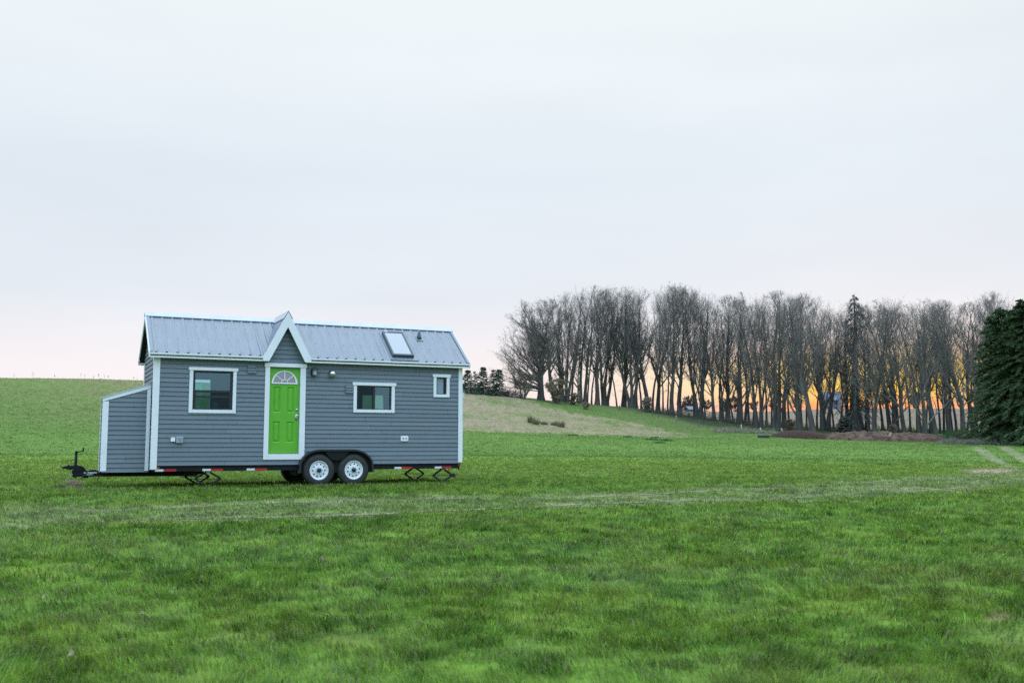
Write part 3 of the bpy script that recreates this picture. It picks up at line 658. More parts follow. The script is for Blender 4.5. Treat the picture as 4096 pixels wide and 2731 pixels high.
for s in (-1, 1):
    gs = MB(); gs.prism([(DX + s * .412, -.051, ZL), (DX, -.051, ZI), (DX, -.051, ZI + .02), (DX + s * .425, -.051, ZL)][::s], (0, WF + .05, 0)); gs.build('gable_soffit', m_side, gb)
# ---- door
door = MB()
yd = WF + .030
fx, fz, fr_ = DX - .006, LZ + 1.372, .298           # fanlight centre, base, radius
dx0, dx1, dz0, dz1 = -1.142, -.444, LZ - .205, LZ + 1.735
def arc(r, z0=fz, n=24, sq=1.0): return [(fx + r * math.cos(math.pi * k / n), z0 + sq * r * math.sin(math.pi * k / n)) for k in range(n + 1)]
hole = arc(.270, fz + .0)
# door leaf above and below the fanlight
nh = len(hole)
outer = [(dx1 + (dx0 - dx1) * k / (nh - 1), dz1) for k in range(nh)]
for k in range(nh - 1): door.poly([(hole[k][0], yd, hole[k][1]), (outer[k][0], yd, outer[k][1]), (outer[k + 1][0], yd, outer[k + 1][1]), (hole[k + 1][0], yd, hole[k + 1][1])])
door.poly([(dx1, yd, fz), (dx1, yd, dz1), (hole[0][0], yd, fz)]); door.poly([(dx0, yd, fz), (hole[-1][0], yd, fz), (dx0, yd, dz1)])
panels = [(-1.045, -.872, LZ + .715, LZ + 1.305), (-.730, -.560, LZ + .712, LZ + 1.303), (-1.045, -.872, LZ - .04 + .075, LZ + .512), (-.730, -.560, LZ + .035, LZ + .512)]
dl = door
slab(dl, lambda a, o, z: (a, yd - o, z), dx0, dx1, dz0, fz, 0, .002, panels)
for a0, a1, z0, z1 in panels:
    w, dp = .028, .022
    q = [(a0, z0), (a1, z0), (a1, z1), (a0, z1)]; q2 = [(a0 + w, z0 + w), (a1 - w, z0 + w), (a1 - w, z1 - w), (a0 + w, z1 - w)]; q3 = [(a0 + 2 * w, z0 + 2 * w), (a1 - 2 * w, z0 + 2 * w), (a1 - 2 * w, z1 - 2 * w), (a0 + 2 * w, z1 - 2 * w)]
    for k in range(4):
        j = (k + 1) % 4
        dl.poly([(q[k][0], yd, q[k][1]), (q[j][0], yd, q[j][1]), (q2[j][0], yd + dp, q2[j][1]), (q2[k][0], yd + dp, q2[k][1])])
        dl.poly([(q2[k][0], yd + dp, q2[k][1]), (q2[j][0], yd + dp, q2[j][1]), (q3[j][0], yd + .003, q3[j][1]), (q3[k][0], yd + .003, q3[k][1])])
    dl.poly([(p[0], yd + .003, p[1]) for p in q3])
dl.poly([(dx0, yd + .04, dz0), (dx1, yd + .04, dz0), (dx1, yd + .04, fz), (dx0, yd + .04, fz)])
dr = dl.build('door', m_green, house)
fan = MB(); n = 28
a_out, a_in = arc(fr_, fz, n), arc(.255, fz + .022, n)
for k in range(n):
    q = [a_out[k], a_out[k + 1], a_in[k + 1], a_in[k]]; fan.prism([(x, yd - .022, z) for x, z in q], (0, .024, 0))
fan.box(fx - fr_, fx + fr_, yd - .024, yd + .001, fz - .002, fz + .026)
b_out, b_in = arc(.082, fz + .022, 12), arc(.066, fz + .022, 12)
for k in range(12): fan.prism([(x, yd - .018, z) for x, z in (b_out[k], b_out[k + 1], b_in[k + 1], b_in[k])], (0, .018, 0))
for ang in (42, 90, 138):
    c_, s_ = math.cos(R_(ang)), math.sin(R_(ang)); fan.bar((fx + .075 * c_, yd - .009, fz + .022 + .075 * s_), (fx + .26 * c_, yd - .009, fz + .022 + .26 * s_), .018, .018)
ff = fan.build('fanlight', m_white, dr)
pn = MB(); pn.poly([(x, yd + .004, z) for x, z in arc(.265, fz, 24)]); pn.build('pane', glass_mat('fanlight_glass', (.55, .55, .68), .02, .26), ff)
dk = MB(); dk.lathe_y([(.0, -.052), (.020, -.050), (.027, -.038), (.024, -.022), (.014, -.012), (.014, 0)], (-.497, yd, LZ + .648), 20)
dk.box(-.528, -.466, yd - .010, yd, LZ + .535, LZ + .690); dk.build('handle', m_steel, dr, True)
bt = MB(); bt.lathe_y([(0, -.030), (.022, -.028), (.028, -.012), (.030, 0)], (-.500, yd, LZ + .787), 20); bt.build('deadbolt', m_steel, dr, True)
df = MB(); df.box(-1.248, -1.142, WF - .042, WF + .03, LZ - .350, LZ + 1.748); df.box(-.443, -.318, WF - .042, WF + .03, LZ - .350, LZ + 1.748); df.box(-1.141, -.444, WF - .042, WF + .03, LZ - .350, LZ - .226)
df.box(-1.266, -.300, WF - .054, WF + .02, LZ + 1.749, LZ + 1.836); df.build('door_frame', m_white, house, bevel=.003)
th = MB(); th.box(-1.14, -.445, WF - .03, WF + .05, LZ - .225, LZ - .212); th.build('threshold', m_steel, house)
# ---- windows
def window(op, head, bl_, br_, sill_z, kind):
    w = empty('window', (0, 0, 0), 0, house)
    t = MB(); x0, x1, z0, z1 = op
    t.box(head[0], head[1], WF - .054, WF + .01, z1 + .004, head[2]); t.box(bl_, x0 - .001, WF - .042, WF + .03, sill_z, z1 + .003); t.box(x1 + .001, br_, WF - .042, WF + .03, sill_z, z1 + .003); t.box(x0, x1, WF - .042, WF + .03, sill_z, z0 - .001)
    t.build('window_trim', m_white, w, bevel=.003)
    f = MB(); fw = .052 if kind == 'sash' else .030
    ya, yb = WF + .004, WF + .055
    f.box(x0, x0 + fw, ya, yb, z0, z1); f.box(x1 - fw, x1, ya, yb, z0, z1); f.box(x0 + fw, x1 - fw, ya, yb, z1 - fw * .8, z1); f.box(x0 + fw, x1 - fw, ya, yb, z0, z0 + fw * .6)
    if kind == 'sash':
        zm = LZ + 1.185; f.box(x0 + fw, x1 - fw, ya - .003, yb - .004, zm - .045, zm + .002); f.box(x0 + fw, x1 - fw, ya + .006, yb - .006, zm - .165, zm - .122)
        f.box(x0 + fw, x0 + fw + .02, ya + .006, yb - .006, z0 + fw * .6, zm - .045); f.box(x1 - fw - .02, x1 - fw, ya + .006, yb - .006, z0 + fw * .6, zm - .045)
    if kind == 'slide':
        xm = (x0 + x1) / 2; f.box(xm - .032, xm + .030, ya - .003, yb - .004, z0 + fw * .6, z1 - fw * .8)
        f.box(x0 + fw, x0 + fw + .026, ya + .005, yb - .005, z0 + fw * .6, z1 - fw * .8); f.box(x0 + fw + .026, xm - .032, ya + .005, yb - .005, z1 - fw * .8 - .03, z1 - fw * .8)
    if kind == 'small': f.box(x1 - fw - .035, x1 - fw, ya + .02, yb, z0 + fw * .6, z1 - fw * .8)
    fo = f.build('window_frame', m_blacks, w, bevel=.002)
    yp = WF + .03
    def pane(a, b, c, d, m): q = MB(); q.poly([(a, yp, c), (b, yp, c), (b, yp, d), (a, yp, d)]); q.build('pane', m, fo)
    if kind == 'sash': pane(x0 + .03, x1 - .03, LZ + 1.16, z1 - .02, m_glass); pane(x0 + .03, x1 - .03, z0 + .01, LZ + 1.16, m_glass_dark)
    elif kind == 'slide': pane(x0 + .01, (x0 + x1) / 2, z0 + .01, z1 - .01, m_glass_dark); pane((x0 + x1) / 2, x1 - .01, z0 + .01, z1 - .01, m_glass)
    else: pane(x0 + .01, x1 - .01, z0 + .01, z1 - .01, m_frost)
    return w
window(OP1, (-2.914, -1.852, LZ + 1.687), -2.893, -1.882, LZ + .680, 'sash')
window(OP2, (.795, 1.868, LZ + 1.450), .822, 1.838, LZ + .740, 'slide')
window(OP3, (2.804, 3.273, LZ + 1.700), 2.828, 3.246, LZ + 1.140, 'small')
for op in (OPK, OPK2):
    w = empty('window', (0, 0, 0), 0, house); t = MB(); x0, x1, z0, z1 = op
    for a in ((x0 - .08, x0, z0 - .08, z1 + .08), (x1, x1 + .08, z0 - .08, z1 + .08), (x0, x1, z1, z1 + .08), (x0, x1, z0 - .08, z0)): t.box(a[0], a[1], WB - .02, WB + .034, a[2], a[3])
    t.build('window_trim', m_white, w); q = MB(); q.poly([(x0, WB - .03, z0), (x1, WB - .03, z0), (x1, WB - .03, z1), (x0, WB - .03, z1)]); q.build('pane', m_glass, w)
# ---- skylight and pipe boot
skl = empty('skylight', (0, 0, 0), 0, roof)
def rp(x, y, h): nzv = 1 / math.sqrt(1 + SLOPE ** 2); return Vector((x, y - SLOPE * nzv * h, roof_z(y) + nzv * h))
def rbox(mb, x0, x1, y0, y1, h0, h1):
    mb.prism([rp(x0, y0, h0), rp(x1, y0, h0), rp(x1, y1, h0), rp(x0, y1, h0)], rp(x0, y0, h1) - rp(x0, y0, h0))
m_skf = mat('skylight_frame_metal', (.055, .085, .095), .45, .3)
k = MB(); sx0, sx1, sy0, sy1 = 1.745, 2.285, .035, .90
rbox(k, sx0, sx0 + .045, sy0, sy1, .0, .095); rbox(k, sx1 - .045, sx1, sy0, sy1, .0, .095); rbox(k, sx0 + .045, sx1 - .045, sy0, sy0 + .05, .0, .095); rbox(k, sx0 + .045, sx1 - .045, sy1 - .04, sy1, .0, .095)
k.build('skylight_frame', m_skf, skl, bevel=.004)
k = MB(); rbox(k, sx0 - .06, sx1 + .06, sy0 - .10, sy1 + .05, .001, .028); k.build('flashing', m_roof, skl)
k = MB(); rbox(k, sx0 + .045, sx1 - .045, sy0 + .05, sy1 - .04, .060, .082); k.build('pane', mat('skylight_glass', (.36, .39, .42), .15, 0, spec=.4, noise=.04, nscale=2), skl)
k = MB(); rbox(k, sx0 + .05, sx0 + .13, sy1 - .028, sy1 - .008, .096, .100); k.build('skylight_sticker', m_whitep, skl)
vb = empty('vent_pipe', (0, 0, 0), 0, roof); c0 = rp(2.70, .80, .0)
k = MB(); k.tube([c0 + Vector((0, 0, -.01)), c0 + Vector((0, 0, .05)), c0 + Vector((0, 0, .11)), c0 + Vector((0, 0, .15))], [.072, .056, .040, .030], 20); k.tube([c0 + Vector((0, 0, .15)), c0 + Vector((0, 0, .175))], [.026, .026], 16); k.build('pipe_boot', mat('rubber_boot', (.07, .095, .105), .7), vb, True)
k = MB(); rbox(k, 2.60, 2.80, .70, .90, .002, .016); k.build('boot_flange', m_roof, vb)
# ---- small wall fittings
lp = empty('porch_lamp', (0, 0, 0), 0, house); yl = WF - .016
k = MB(); k.box(-.205, -.150, yl - .02, yl, LZ + 1.575, LZ + 1.72); lx, ly = -.135, WF - .105
k.tube([(lx, ly, LZ + 1.70), (lx, ly, LZ + 1.735), (lx, ly, LZ + 1.755), (lx, ly, LZ + 1.762)], [.075, .066, .038, .01], 16); k.tube([(-.178, yl, LZ + 1.70), (-.165, yl - .05, LZ + 1.728), (lx, ly, LZ + 1.722)], .014, 8)
for sx, sy in ((-1, -1), (1, -1), (1, 1), (-1, 1)): k.box(lx + sx * .046 - .006, lx + sx * .046 + .006, ly + sy * .046 - .006, ly + sy * .046 + .006, LZ + 1.585, LZ + 1.70)
k.box(lx - .055, lx + .055, ly - .055, ly + .055, LZ + 1.572, LZ + 1.585); k.build('lamp_housing', mat('lamp_housing_metal', (.014, .02, .024), .45), lp)
k = MB(); k.box(lx - .042, lx + .042, ly - .042, ly + .042, LZ + 1.586, LZ + 1.698); k.build('lamp_glass', mat('lamp_glass', (.30, .36, .38), .3), lp)
k = MB(); k.box(-.235, -.12, WF - .017, WF - .004, LZ + 1.62, LZ + 1.80); k.build('mounting_block', m_side, lp)
ex = MB(); ex.lathe_y([(.088, -.016), (.088, -.026), (.070, -.034), (.066, -.085), (.072, -.095), (.072, -.135), (.058, -.16), (.03, -.175), (0, -.178)], (.285, WF, LZ + 1.625), 28); ex.build('exhaust_cap', m_steel, house, True)
def louvre(x0, x1, z0, z1):
    v = MB(); v.box(x0, x1, WF - .042, WF - .002, z0, z1)
    n = 3
    for i in range(n):
        a = z0 + .012 + i * (z1 - z0 - .02) / n; h = (z1 - z0 - .02) / n - .012
        v.prism([(x0 + .012, WF - .035, a), (x0 + .012, WF - .058, a), (x0 + .012, WF - .035, a + h)], (x1 - x0 - .024, 0, 0))
    v.build('wall_vent', m_side, house)
louvre(-1.646, -1.445, LZ + 1.583, LZ + 1.776); louvre(.622, .815, LZ + 1.186, LZ + 1.386)
k = MB(); k.box(-3.243, -3.152, WF - .052, WF - .005, LZ + .052, LZ + .143); k.build('utility_box', m_whitep, house, bevel=.006)
k = MB(); k.box(-3.133, -2.987, WF - .075, WF - .005, LZ + .022, LZ + .162); pb_ = k.build('power_inlet', m_greyp, house, bevel=.014)
k = MB(); k.box(-3.10, -3.02, WF - .079, WF - .074, LZ + .06, LZ + .135); k.build('inlet_cover', mat('inlet_cover_plastic', (.20, .24, .27), .4), pb_, bevel=.002)
k = MB(); k.box(-3.09, -3.07, WF - .081, WF - .079, LZ + .062, LZ + .078); k.build('inlet_tab', mat('yellow_tab', (.6, .5, .05), .5), pb_)
k = MB(); k.box(2.0, 2.193, WF - .05, WF - .005, LZ + .064, LZ + .192); ob_ = k.build('outlet_cover', m_whitep, house, bevel=.016)
k = MB(); k.lathe_y([(0, -.056), (.022, -.056), (.026, -.05)], (2.06, WF, LZ + .135), 16); k.lathe_y([(0, -.056), (.022, -.056), (.026, -.05)], (2.135, WF, LZ + .135), 16); k.build('outlet_socket', m_greyp, ob_)
# ---- trailer under the house
FZ0, FZ1 = LZ - .590, LZ - .464
ch = MB(); ch.box(-3.60, 3.52, WF + .03, WB - .03, FZ0 + .03, FZ1 + .015); ch.build('chassis', m_black, house)
rl = MB(); rl.box(-3.61, 3.535, WF + .002, WF + .05, FZ0, FZ0 + .068); rl.box(-3.61, 3.535, WB - .05, WB - .002, FZ0, FZ0 + .068); rl.box(-3.60, 3.53, WF + .022, WF + .029, FZ0 + .068, FZ1 + .01)
for x in np.arange(-3.3, 3.5, .61): rl.box(x, x + .012, WF + .01, WF + .0215, FZ0 + .068, FZ1)
rl.box(3.48, 3.535, WF + .05, WB - .05, FZ0, FZ1)
rl.build('side_rail', m_black, house)
strips = [(-3.541, -3.367, -3.104), (-2.556, -2.378, -2.113), (-1.60, -1.424, -1.152), (1.863, 2.037, 2.305), (2.886, 3.062, 3.323)]
for a, b, c in strips:
    k = MB(); k.box(a, b, WF - .003, WF + .001, LZ - .586, LZ - .540); s_ = k.build('reflector', m_silver, house)
    k = MB(); k.box(b + .001, c, WF - .003, WF + .001, LZ - .586, LZ - .540); k.build('reflector', m_red, house)
k = MB(); k.box(-3.500, -3.455, WF - .004, WF + .021, LZ - .532, LZ - .492); k.build('marker_light', m_amber, house, bevel=.004)
k = MB(); k.box(3.50, 3.565, WF + .01, WF + .09, LZ - .535, LZ - .455); k.build('marker_light', m_redl, house, bevel=.006)
k = MB(); k.box(3.505, 3.535, WF + .0, WF + .03, LZ - .62, LZ - .591); k.build('frame_bolt', m_black, house)
# tongue: two beams meeting at the coupler
TY = 1.10
tg_ = MB()
tg_.bar((-4.985, TY - .05, LZ - .640), (-2.62, .36, LZ - .640), .055, .122); tg_.bar((-4.985, TY + .05, LZ - .640), (-2.62, 1.84, LZ - .640), .055, .122)
tg_.box(-4.80, -4.60, TY - .02, TY + .02, LZ - .70, LZ - .58)
tg_.bar((-2.62, .36, LZ - .640), (-2.50, .33, LZ - .60), .05, .07)
tg_.build('tongue', m_black, house)
# lettering plate on the tongue: a heading bar and two lines of small print
d_ = Vector((-2.62 + 4.985, .36 - TY + .05, 0)).normalized(); nn_ = Vector((d_.y, -d_.x, 0))
def onb(t, z): p = Vector((-4.985, TY - .05, 0)) + d_ * t + nn_ * .030; return Vector((p.x, p.y, z))
k = MB()
rl_ = random.Random(3)
for (t0, t1, z, h) in ((.085, .355, LZ - .617, .018), (.165, .29, LZ - .642, .007), (.125, .262, LZ - .660, .010)):
    t = t0
    while t < t1:
        w = rl_.uniform(.007, .020) if h < .015 else rl_.uniform(.03, .05); e = min(t + w, t1); k.prism([onb(t, z - h / 2), onb(e, z - h / 2), onb(e, z + h / 2), onb(t, z + h / 2)], nn_ * .002); t = e + (.005 if h < .015 else .003)
k.build('tongue_lettering', m_whitep, house)
cp = MB()
prof = [(-5.36, LZ - .500), (-5.31, LZ - .478), (-5.20, LZ - .462), (-5.00, LZ - .466), (-4.94, LZ - .479), (-4.90, LZ - .515), (-4.868, LZ - .571), (-4.86, LZ - .60), (-5.0, LZ - .60), (-5.13, LZ - .545), (-5.18, LZ - .560), (-5.26, LZ - .535), (-5.34, LZ - .520)]
cp.prism([(x, TY - .075, z) for x, z in prof], (0, .15, 0)); cp.box(-5.145, -4.86, TY - .06, TY + .06, LZ - .705, LZ - .56); cp.box(-4.92, -4.815, TY - .085, TY + .085, LZ - .735, LZ - .60)
cp.prism([(-5.265, TY - .012, LZ - .475), (-5.21, TY - .012, LZ - .435), (-5.20, TY - .012, LZ - .462)], (0, .024, 0))
cp.build('coupler', m_black, house, bevel=.006)
jk = MB(); jk.tube([(-5.082, TY - .02, LZ - .72), (-5.077, TY - .02, LZ - .192)], .030, 18); jk.tube([(-5.082, TY - .02, LZ - .50), (-5.082, TY - .02, LZ - .455)], .045, 18); jk.tube([(-5.077, TY - .02, LZ - .192), (-5.076, TY - .02, LZ - .172), (-5.076, TY - .02, LZ - .160)], [.034, .034, .016], 18)
tj = jk.build('tongue_jack', m_black, house, True)
cr = MB(); cr.tube([(-5.075, TY - .02, LZ - .165), (-5.03, TY - .035, LZ - .172), (-4.945, TY - .06, LZ - .150)], .011, 8); cr.tube([(-4.941, TY - .06, LZ - .158), (-4.941, TY - .06, LZ - .074)], .017, 10); cr.tube([(-5.075, TY - .02, LZ - .178), (-5.075, TY - .02, LZ - .150)], .022, 10); cr.build('crank_handle', m_black, tj, True)
cbn = MB(); cbn.tube([(-4.66, TY - .11, LZ - .565), (-4.78, TY - .12, LZ - .565), (-4.86, TY - .13, LZ - .60), (-4.92, TY - .14, LZ - .69), (-4.97, TY - .13, LZ - .745)], .010, 8)
cbn.tube([(-4.618, TY - .17, LZ - .70), (-4.63, TY - .19, LZ - .77), (-4.668, TY - .20, LZ - .845), (-4.72, TY - .2, LZ - .865)], .009, 8); cbn.build('cable', m_rub, house, True)
cn = MB()
for i in range(7):
    a = i / 6; c = Vector((-5.16 - .05 * a + .03 * math.sin(a * 5), TY - .09, LZ - .63 - .135 * a))
    pts = [c + Vector((.012 * math.cos(t), .0 if i % 2 else .012 * math.cos(t), .017 * math.sin(t))) for t in np.linspace(0, 2 * math.pi, 9)]
    cn.tube(pts, .0045, 5, False)
cn.build('safety_chain', m_steel, house, True)
# scissor jacks
def scissor(cx, cy, half, name_rod=None, crank=False):
    j = empty('scissor_jack', (0, 0, 0), 0, house); zt, zb_ = FZ0 - .01, .02; zm = (zt + zb_) / 2
    for s in (-1, 1):
        a = MB(); a.bar((cx + s * .035, cy, zt - .02), (cx + s * half, cy, zm + .005), .045, .040); a.build('arm', m_jack, j); a = MB(); a.bar((cx + s * .035, cy, zb_ + .02), (cx + s * half, cy, zm - .005), .038, .040); a.build('arm', m_jack, j)
    b = MB(); b.box(cx - .06, cx + .06, cy - .05, cy + .05, zt - .012, zt + .012); b.build('bracket', m_jack, j); b = MB(); b.box(cx - .09, cx + .09, cy - .06, cy + .06, zb_ - .02, zb_ + .002); b.build('foot_plate', m_jack, j)
    c = MB(); c.tube([(cx - half - .10, cy, zm), (cx + half + .03, cy, zm)], .008, 8); c.build('screw_rod', m_jack, j)
    for s in (-1, 1):
        for z in (zt - .03, zb_ + .025): p = MB(); p.lathe_y([(0, -.032), (.010, -.032), (.012, -.024)], (cx + s * .032, cy, z), 10); p.build('pivot_pin', m_steel, j)
    if crank:
        k_ = MB(); k_.tube([(cx + .14, cy - .03, zt), (cx + .19, cy - .03, zm + .02)], .008, 8); k_.lathe_y([(.05, -.03), (.055, 0), (.05, .03)], (cx + half + .04, cy, zm), 14, True); k_.build('crank_socket', m_jack, j)
m_jack = mat('jack_steel_dark', (.020, .026, .032), .5, .2)
scissor(-2.392, .40, .275); scissor(-2.40, 2.02, .275); scissor(3.19, .36, .25, crank=True); scissor(3.05, 2.02, .26)
# ---- wheels and fender
WZ = LZ - .598; TR = .368
def wheel(cx, side):
    w = empty('wheel', (0, 0, 0), 0, house)
    s = 1 if side == 'front' else -1; y0 = .0 if s > 0 else WB + WF
    T = lambda prof: [(r, s * y) for r, y in prof]
    c = (cx, y0, WZ)
    t = MB(); t.lathe_y(T([(.208, .030), (.214, .012), (.235, .004), (.262, .001), (.285, .003), (.318, .008), (.338, .018), (.352, .030), (.362, .048), (TR - .002, .070), (TR, .11), (TR - .002, .150), (.352, .190), (.33, .205), (.26, .215), (.21, .20)]), c, 56)
    for q in (.062, .09, .12, .15): t.lathe_y(T([(TR - .001, q - .004), (TR + .003, q), (TR - .001, q + .004)]), c, 56)
    ty = t.build('tyre', m_rub, w, True)
    r = MB(); r.lathe_y(T([(.222, .016), (.217, .008), (.207, .009), (.200, .022), (.193, .034), (.184, .038), (.178, .050), (.170, .054), (.160, .046), (.125, .040), (.105, .030), (.085, .026), (.045, .026), (0, .026)]), c, 56)
    r.slot(1)
    h = MB(); h.lathe_y(T([(.052, .026), (.050, -.012), (.046, -.022), (.03, -.026), (0, -.027)]), c, 24); h.build('hub_cap', mat('hub_cap_metal', (.035, .04, .05), .35, .6), w, True)
    for k in range(10):
        a = 2 * math.pi * k / 10 + cx; r.lathe_y(T([(0, .034), (.016, .034), (.016, .05)]), (cx + .140 * math.cos(a), y0, WZ + .140 * math.sin(a)), 10)
    r.slot(2)
    for k in range(8):
        a = 2 * math.pi * k / 8 + .2 + cx; r.lathe_y(T([(0, .008), (.007, .008), (.010, .012), (.010, .028)]), (cx + .078 * math.cos(a), y0, WZ + .078 * math.sin(a)), 6)
    r.build('rim', [m_rim, m_dark, m_steel], w, True)
for cx in (0.015, .835):
    for sd_ in ('front', 'back'): wheel(cx, sd_)
fpath = []
x0f, x1f, zt_, zb_ = -.455, 1.305, LZ - .122, LZ - .655
rc_ = .50
for t in np.linspace(0, 1, 4): fpath.append((x0f - .0 + .0 * t, zb_ + (zt_ - rc_ * .78 - zb_) * t))
for a in np.linspace(180, 90, 14)[1:]: fpath.append((x0f + rc_ + rc_ * math.cos(R_(a)), zt_ - rc_ * .78 + rc_ * .78 * math.sin(R_(a))))
for a in np.linspace(90, 0, 14): fpath.append((x1f - rc_ + rc_ * math.cos(R_(a)), zt_ - rc_ * .78 + rc_ * .78 * math.sin(R_(a))))
for t in np.linspace(1, 0, 4)[1:]: fpath.append((x1f, zb_ + (zt_ - rc_ * .78 - zb_) * t))
m_fend = mat('black_fender_paint', (.016, .021, .026), .38)
fe = MB(); ctr_ = (.425, LZ - .6)
def inset(p, d):
    out = []
    for i, (x, z) in enumerate(p):
        a = p[max(i - 1, 0)]; b = p[min(i + 1, len(p) - 1)]; tx, tz = b[0] - a[0], b[1] - a[1]; l = math.hypot(tx, tz); out.append((x + tz / l * d, z - tx / l * d))
    return out
ip = inset(fpath, .042); ip2 = inset(fpath, .012)
for i in range(len(fpath) - 1):
    a, b = fpath[i], fpath[i + 1]; c, d = ip[i + 1], ip[i]; e, f_ = ip2[i], ip2[i + 1]
    fe.poly([(a[0], -.012, a[1]), (b[0], -.012, b[1]), (b[0], WF + .01, b[1]), (a[0], WF + .01, a[1])])          # top
    fe.poly([(a[0], -.012, a[1]), (e[0], -.030, e[1]), (f_[0], -.030, f_[1]), (b[0], -.012, b[1])])
    fe.poly([(e[0], -.030, e[1]), (d[0], -.028, d[1]), (c[0], -.028, c[1]), (f_[0], -.030, f_[1])])
    fe.poly([(d[0], -.028, d[1]), (d[0], WF - .02, d[1]), (c[0], WF - .02, c[1]), (c[0], -.028, c[1])])
fe.build('fender', m_fend, house, True)
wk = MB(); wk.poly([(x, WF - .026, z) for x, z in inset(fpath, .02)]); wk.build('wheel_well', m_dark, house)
sk_ = [(x, z) for x, z in [(.13, LZ - .165), (.72, LZ - .165), (.66, LZ - .24), (.60, LZ - .31), (.54, LZ - .355), (.48, LZ - .375), (.425, LZ - .38), (.37, LZ - .375), (.31, LZ - .355), (.25, LZ - .31), (.19, LZ - .24)]]
k = MB(); k.prism([(x, .0, z) for x, z in sk_], (0, .012, 0)); k.build('fender_skirt', m_black, house)
# ---- store cupboard on the tongue
SX0, SX1, SY0, SY1 = -4.600, -3.652, .38, 1.06
def shed_z(x): return LZ + .935 + (x - SX0) * (1.262 - .935) / (SX1 - SX0)
SB = LZ - .574
st = empty('tongue_cupboard', (0, 0, 0), 0, house)
w = MB(); siding(w, lambda a, o, z: (a, SY0 - o, z), lambda z: (max(SX0, SX0 + (z - LZ - .935) / .3443), SX1), SB - .028, LZ + 1.25)
siding(w, lambda a, o, z: (SX0 - o, a, z), lambda z: (SY0, SY1), SB - .028, LZ + .93); siding(w, lambda a, o, z: (a, SY1 + o, z), lambda z: (max(SX0, SX0 + (z - LZ - .935) / .3443), SX1), SB - .028, LZ + 1.25)
w.build('cupboard_wall', m_side, st)
t = MB(); t.box(SX0 - .022, SX0 + .098, SY0 - .028, SY0 + .055, SB, shed_z(SX0) - .02); t.box(SX1 - .078, SX1 - .0, SY0 - .028, SY0 + .02, SB, shed_z(SX1) - .06); t.box(SX0 - .024, SX0 + .02, SY1 - .07, SY1 + .02, SB, shed_z(SX0) - .02)
t.prism([(SX0 - .024, SY0 - .034, shed_z(SX0) - .03), (SX1, SY0 - .034, shed_z(SX1) - .055), (SX1, SY0 - .034, shed_z(SX1) + .035), (SX0 - .024, SY0 - .034, shed_z(SX0) + .045)], (0, .03, 0))
t.build('cupboard_trim', m_white, st, bevel=.003)
t = MB(); t.prism([(SX0 - .05, SY0 - .045, shed_z(SX0) + .036), (SX1, SY0 - .045, shed_z(SX1) + .036), (SX1, SY0 - .045, shed_z(SX1) + .060), (SX0 - .05, SY0 - .045, shed_z(SX0) + .068)], (0, SY1 - SY0 + .09, 0)); t.build('cupboard_roof', m_cap, st)
# ---- bump-out on the far end wall
bo = empty('end_cupboard', (0, 0, 0), 0, house); bx1 = 3.585 + .245
k = MB(); k.box(3.588, bx1, .70, 1.72, LZ - .39, LZ + 1.22); k.build('cupboard_wall', m_side, bo)
k = MB(); k.box(bx1 - .06, bx1 + .02, .674, .76, LZ - .392, LZ + 1.23); k.box(3.59, bx1 + .05, .66, .699, LZ + 1.16, LZ + 1.31); k.box(3.59, bx1 - .061, .674, .699, LZ - .392, LZ + 1.159); k.build('cupboard_trim', m_white, bo)
k = MB(); k.prism([(3.59, .64, LZ + 1.50), (bx1 + .07, .64, LZ + 1.325), (bx1 + .07, .64, LZ + 1.30), (3.59, .64, LZ + 1.475)], (0, 1.1, 0)); k.build('cupboard_roof', m_roof, bo)
house_M = Matrix.Translation(Vector(P0)) @ Matrix.Rotation(HROT, 4, 'Z')
def hw(x, y, z=0): return house_M @ Vector((x, y, z))

# ------------------------------------------------------------------ boards under the tongue jack
m_wood = mat('weathered_timber', (.17, .10, .07), .85, noise=.35, nscale=7, stretch=(1, 6, 6), bump=.2)
m_wood2 = mat('pale_timber', (.33, .20, .12), .8, noise=.3, nscale=7, stretch=(1, 6, 6), bump=.2)
def lay(name, label, cx, cy, z0, L, W, T, m, rz, group=None, pitch=0):
    b = MB(); b.box(-L / 2, L / 2, -W / 2, W / 2, 0, T); o = b.build(name, m, None, bevel=.006); p = hw(cx, cy, z0); o.location = p; o.rotation_euler = (0, pitch, HROT + rz)
    tag(o, label, 'wooden board', group); return o
GZ = float(H(*hw(-5.1, TY)[:2]))
lay('wooden_board', 'reddish bottom board of the stack under the tongue jack', -5.10, TY - .03, GZ + .012, .42, .20, .060, m_wood, .03)
lay('wooden_board', 'brown second board lying crosswise on the reddish board under the tongue jack', -5.075, TY - .03, GZ + .073, .34, .15, .045, mat('grey_timber', (.20, .15, .11), .85, noise=.3, nscale=8, bump=.2), -.05)
lay('wooden_board', 'short pale block on top of the board stack, directly below the tongue jack', -5.10, TY - .02, GZ + .119, .17, .13, .055, m_wood2, .12)
lay('wooden_wedge', 'small dark red wedge of wood in the grass beside the board stack', -5.36, TY - .05, GZ + .03, .13, .09, .05, m_wood, .4, pitch=.1)
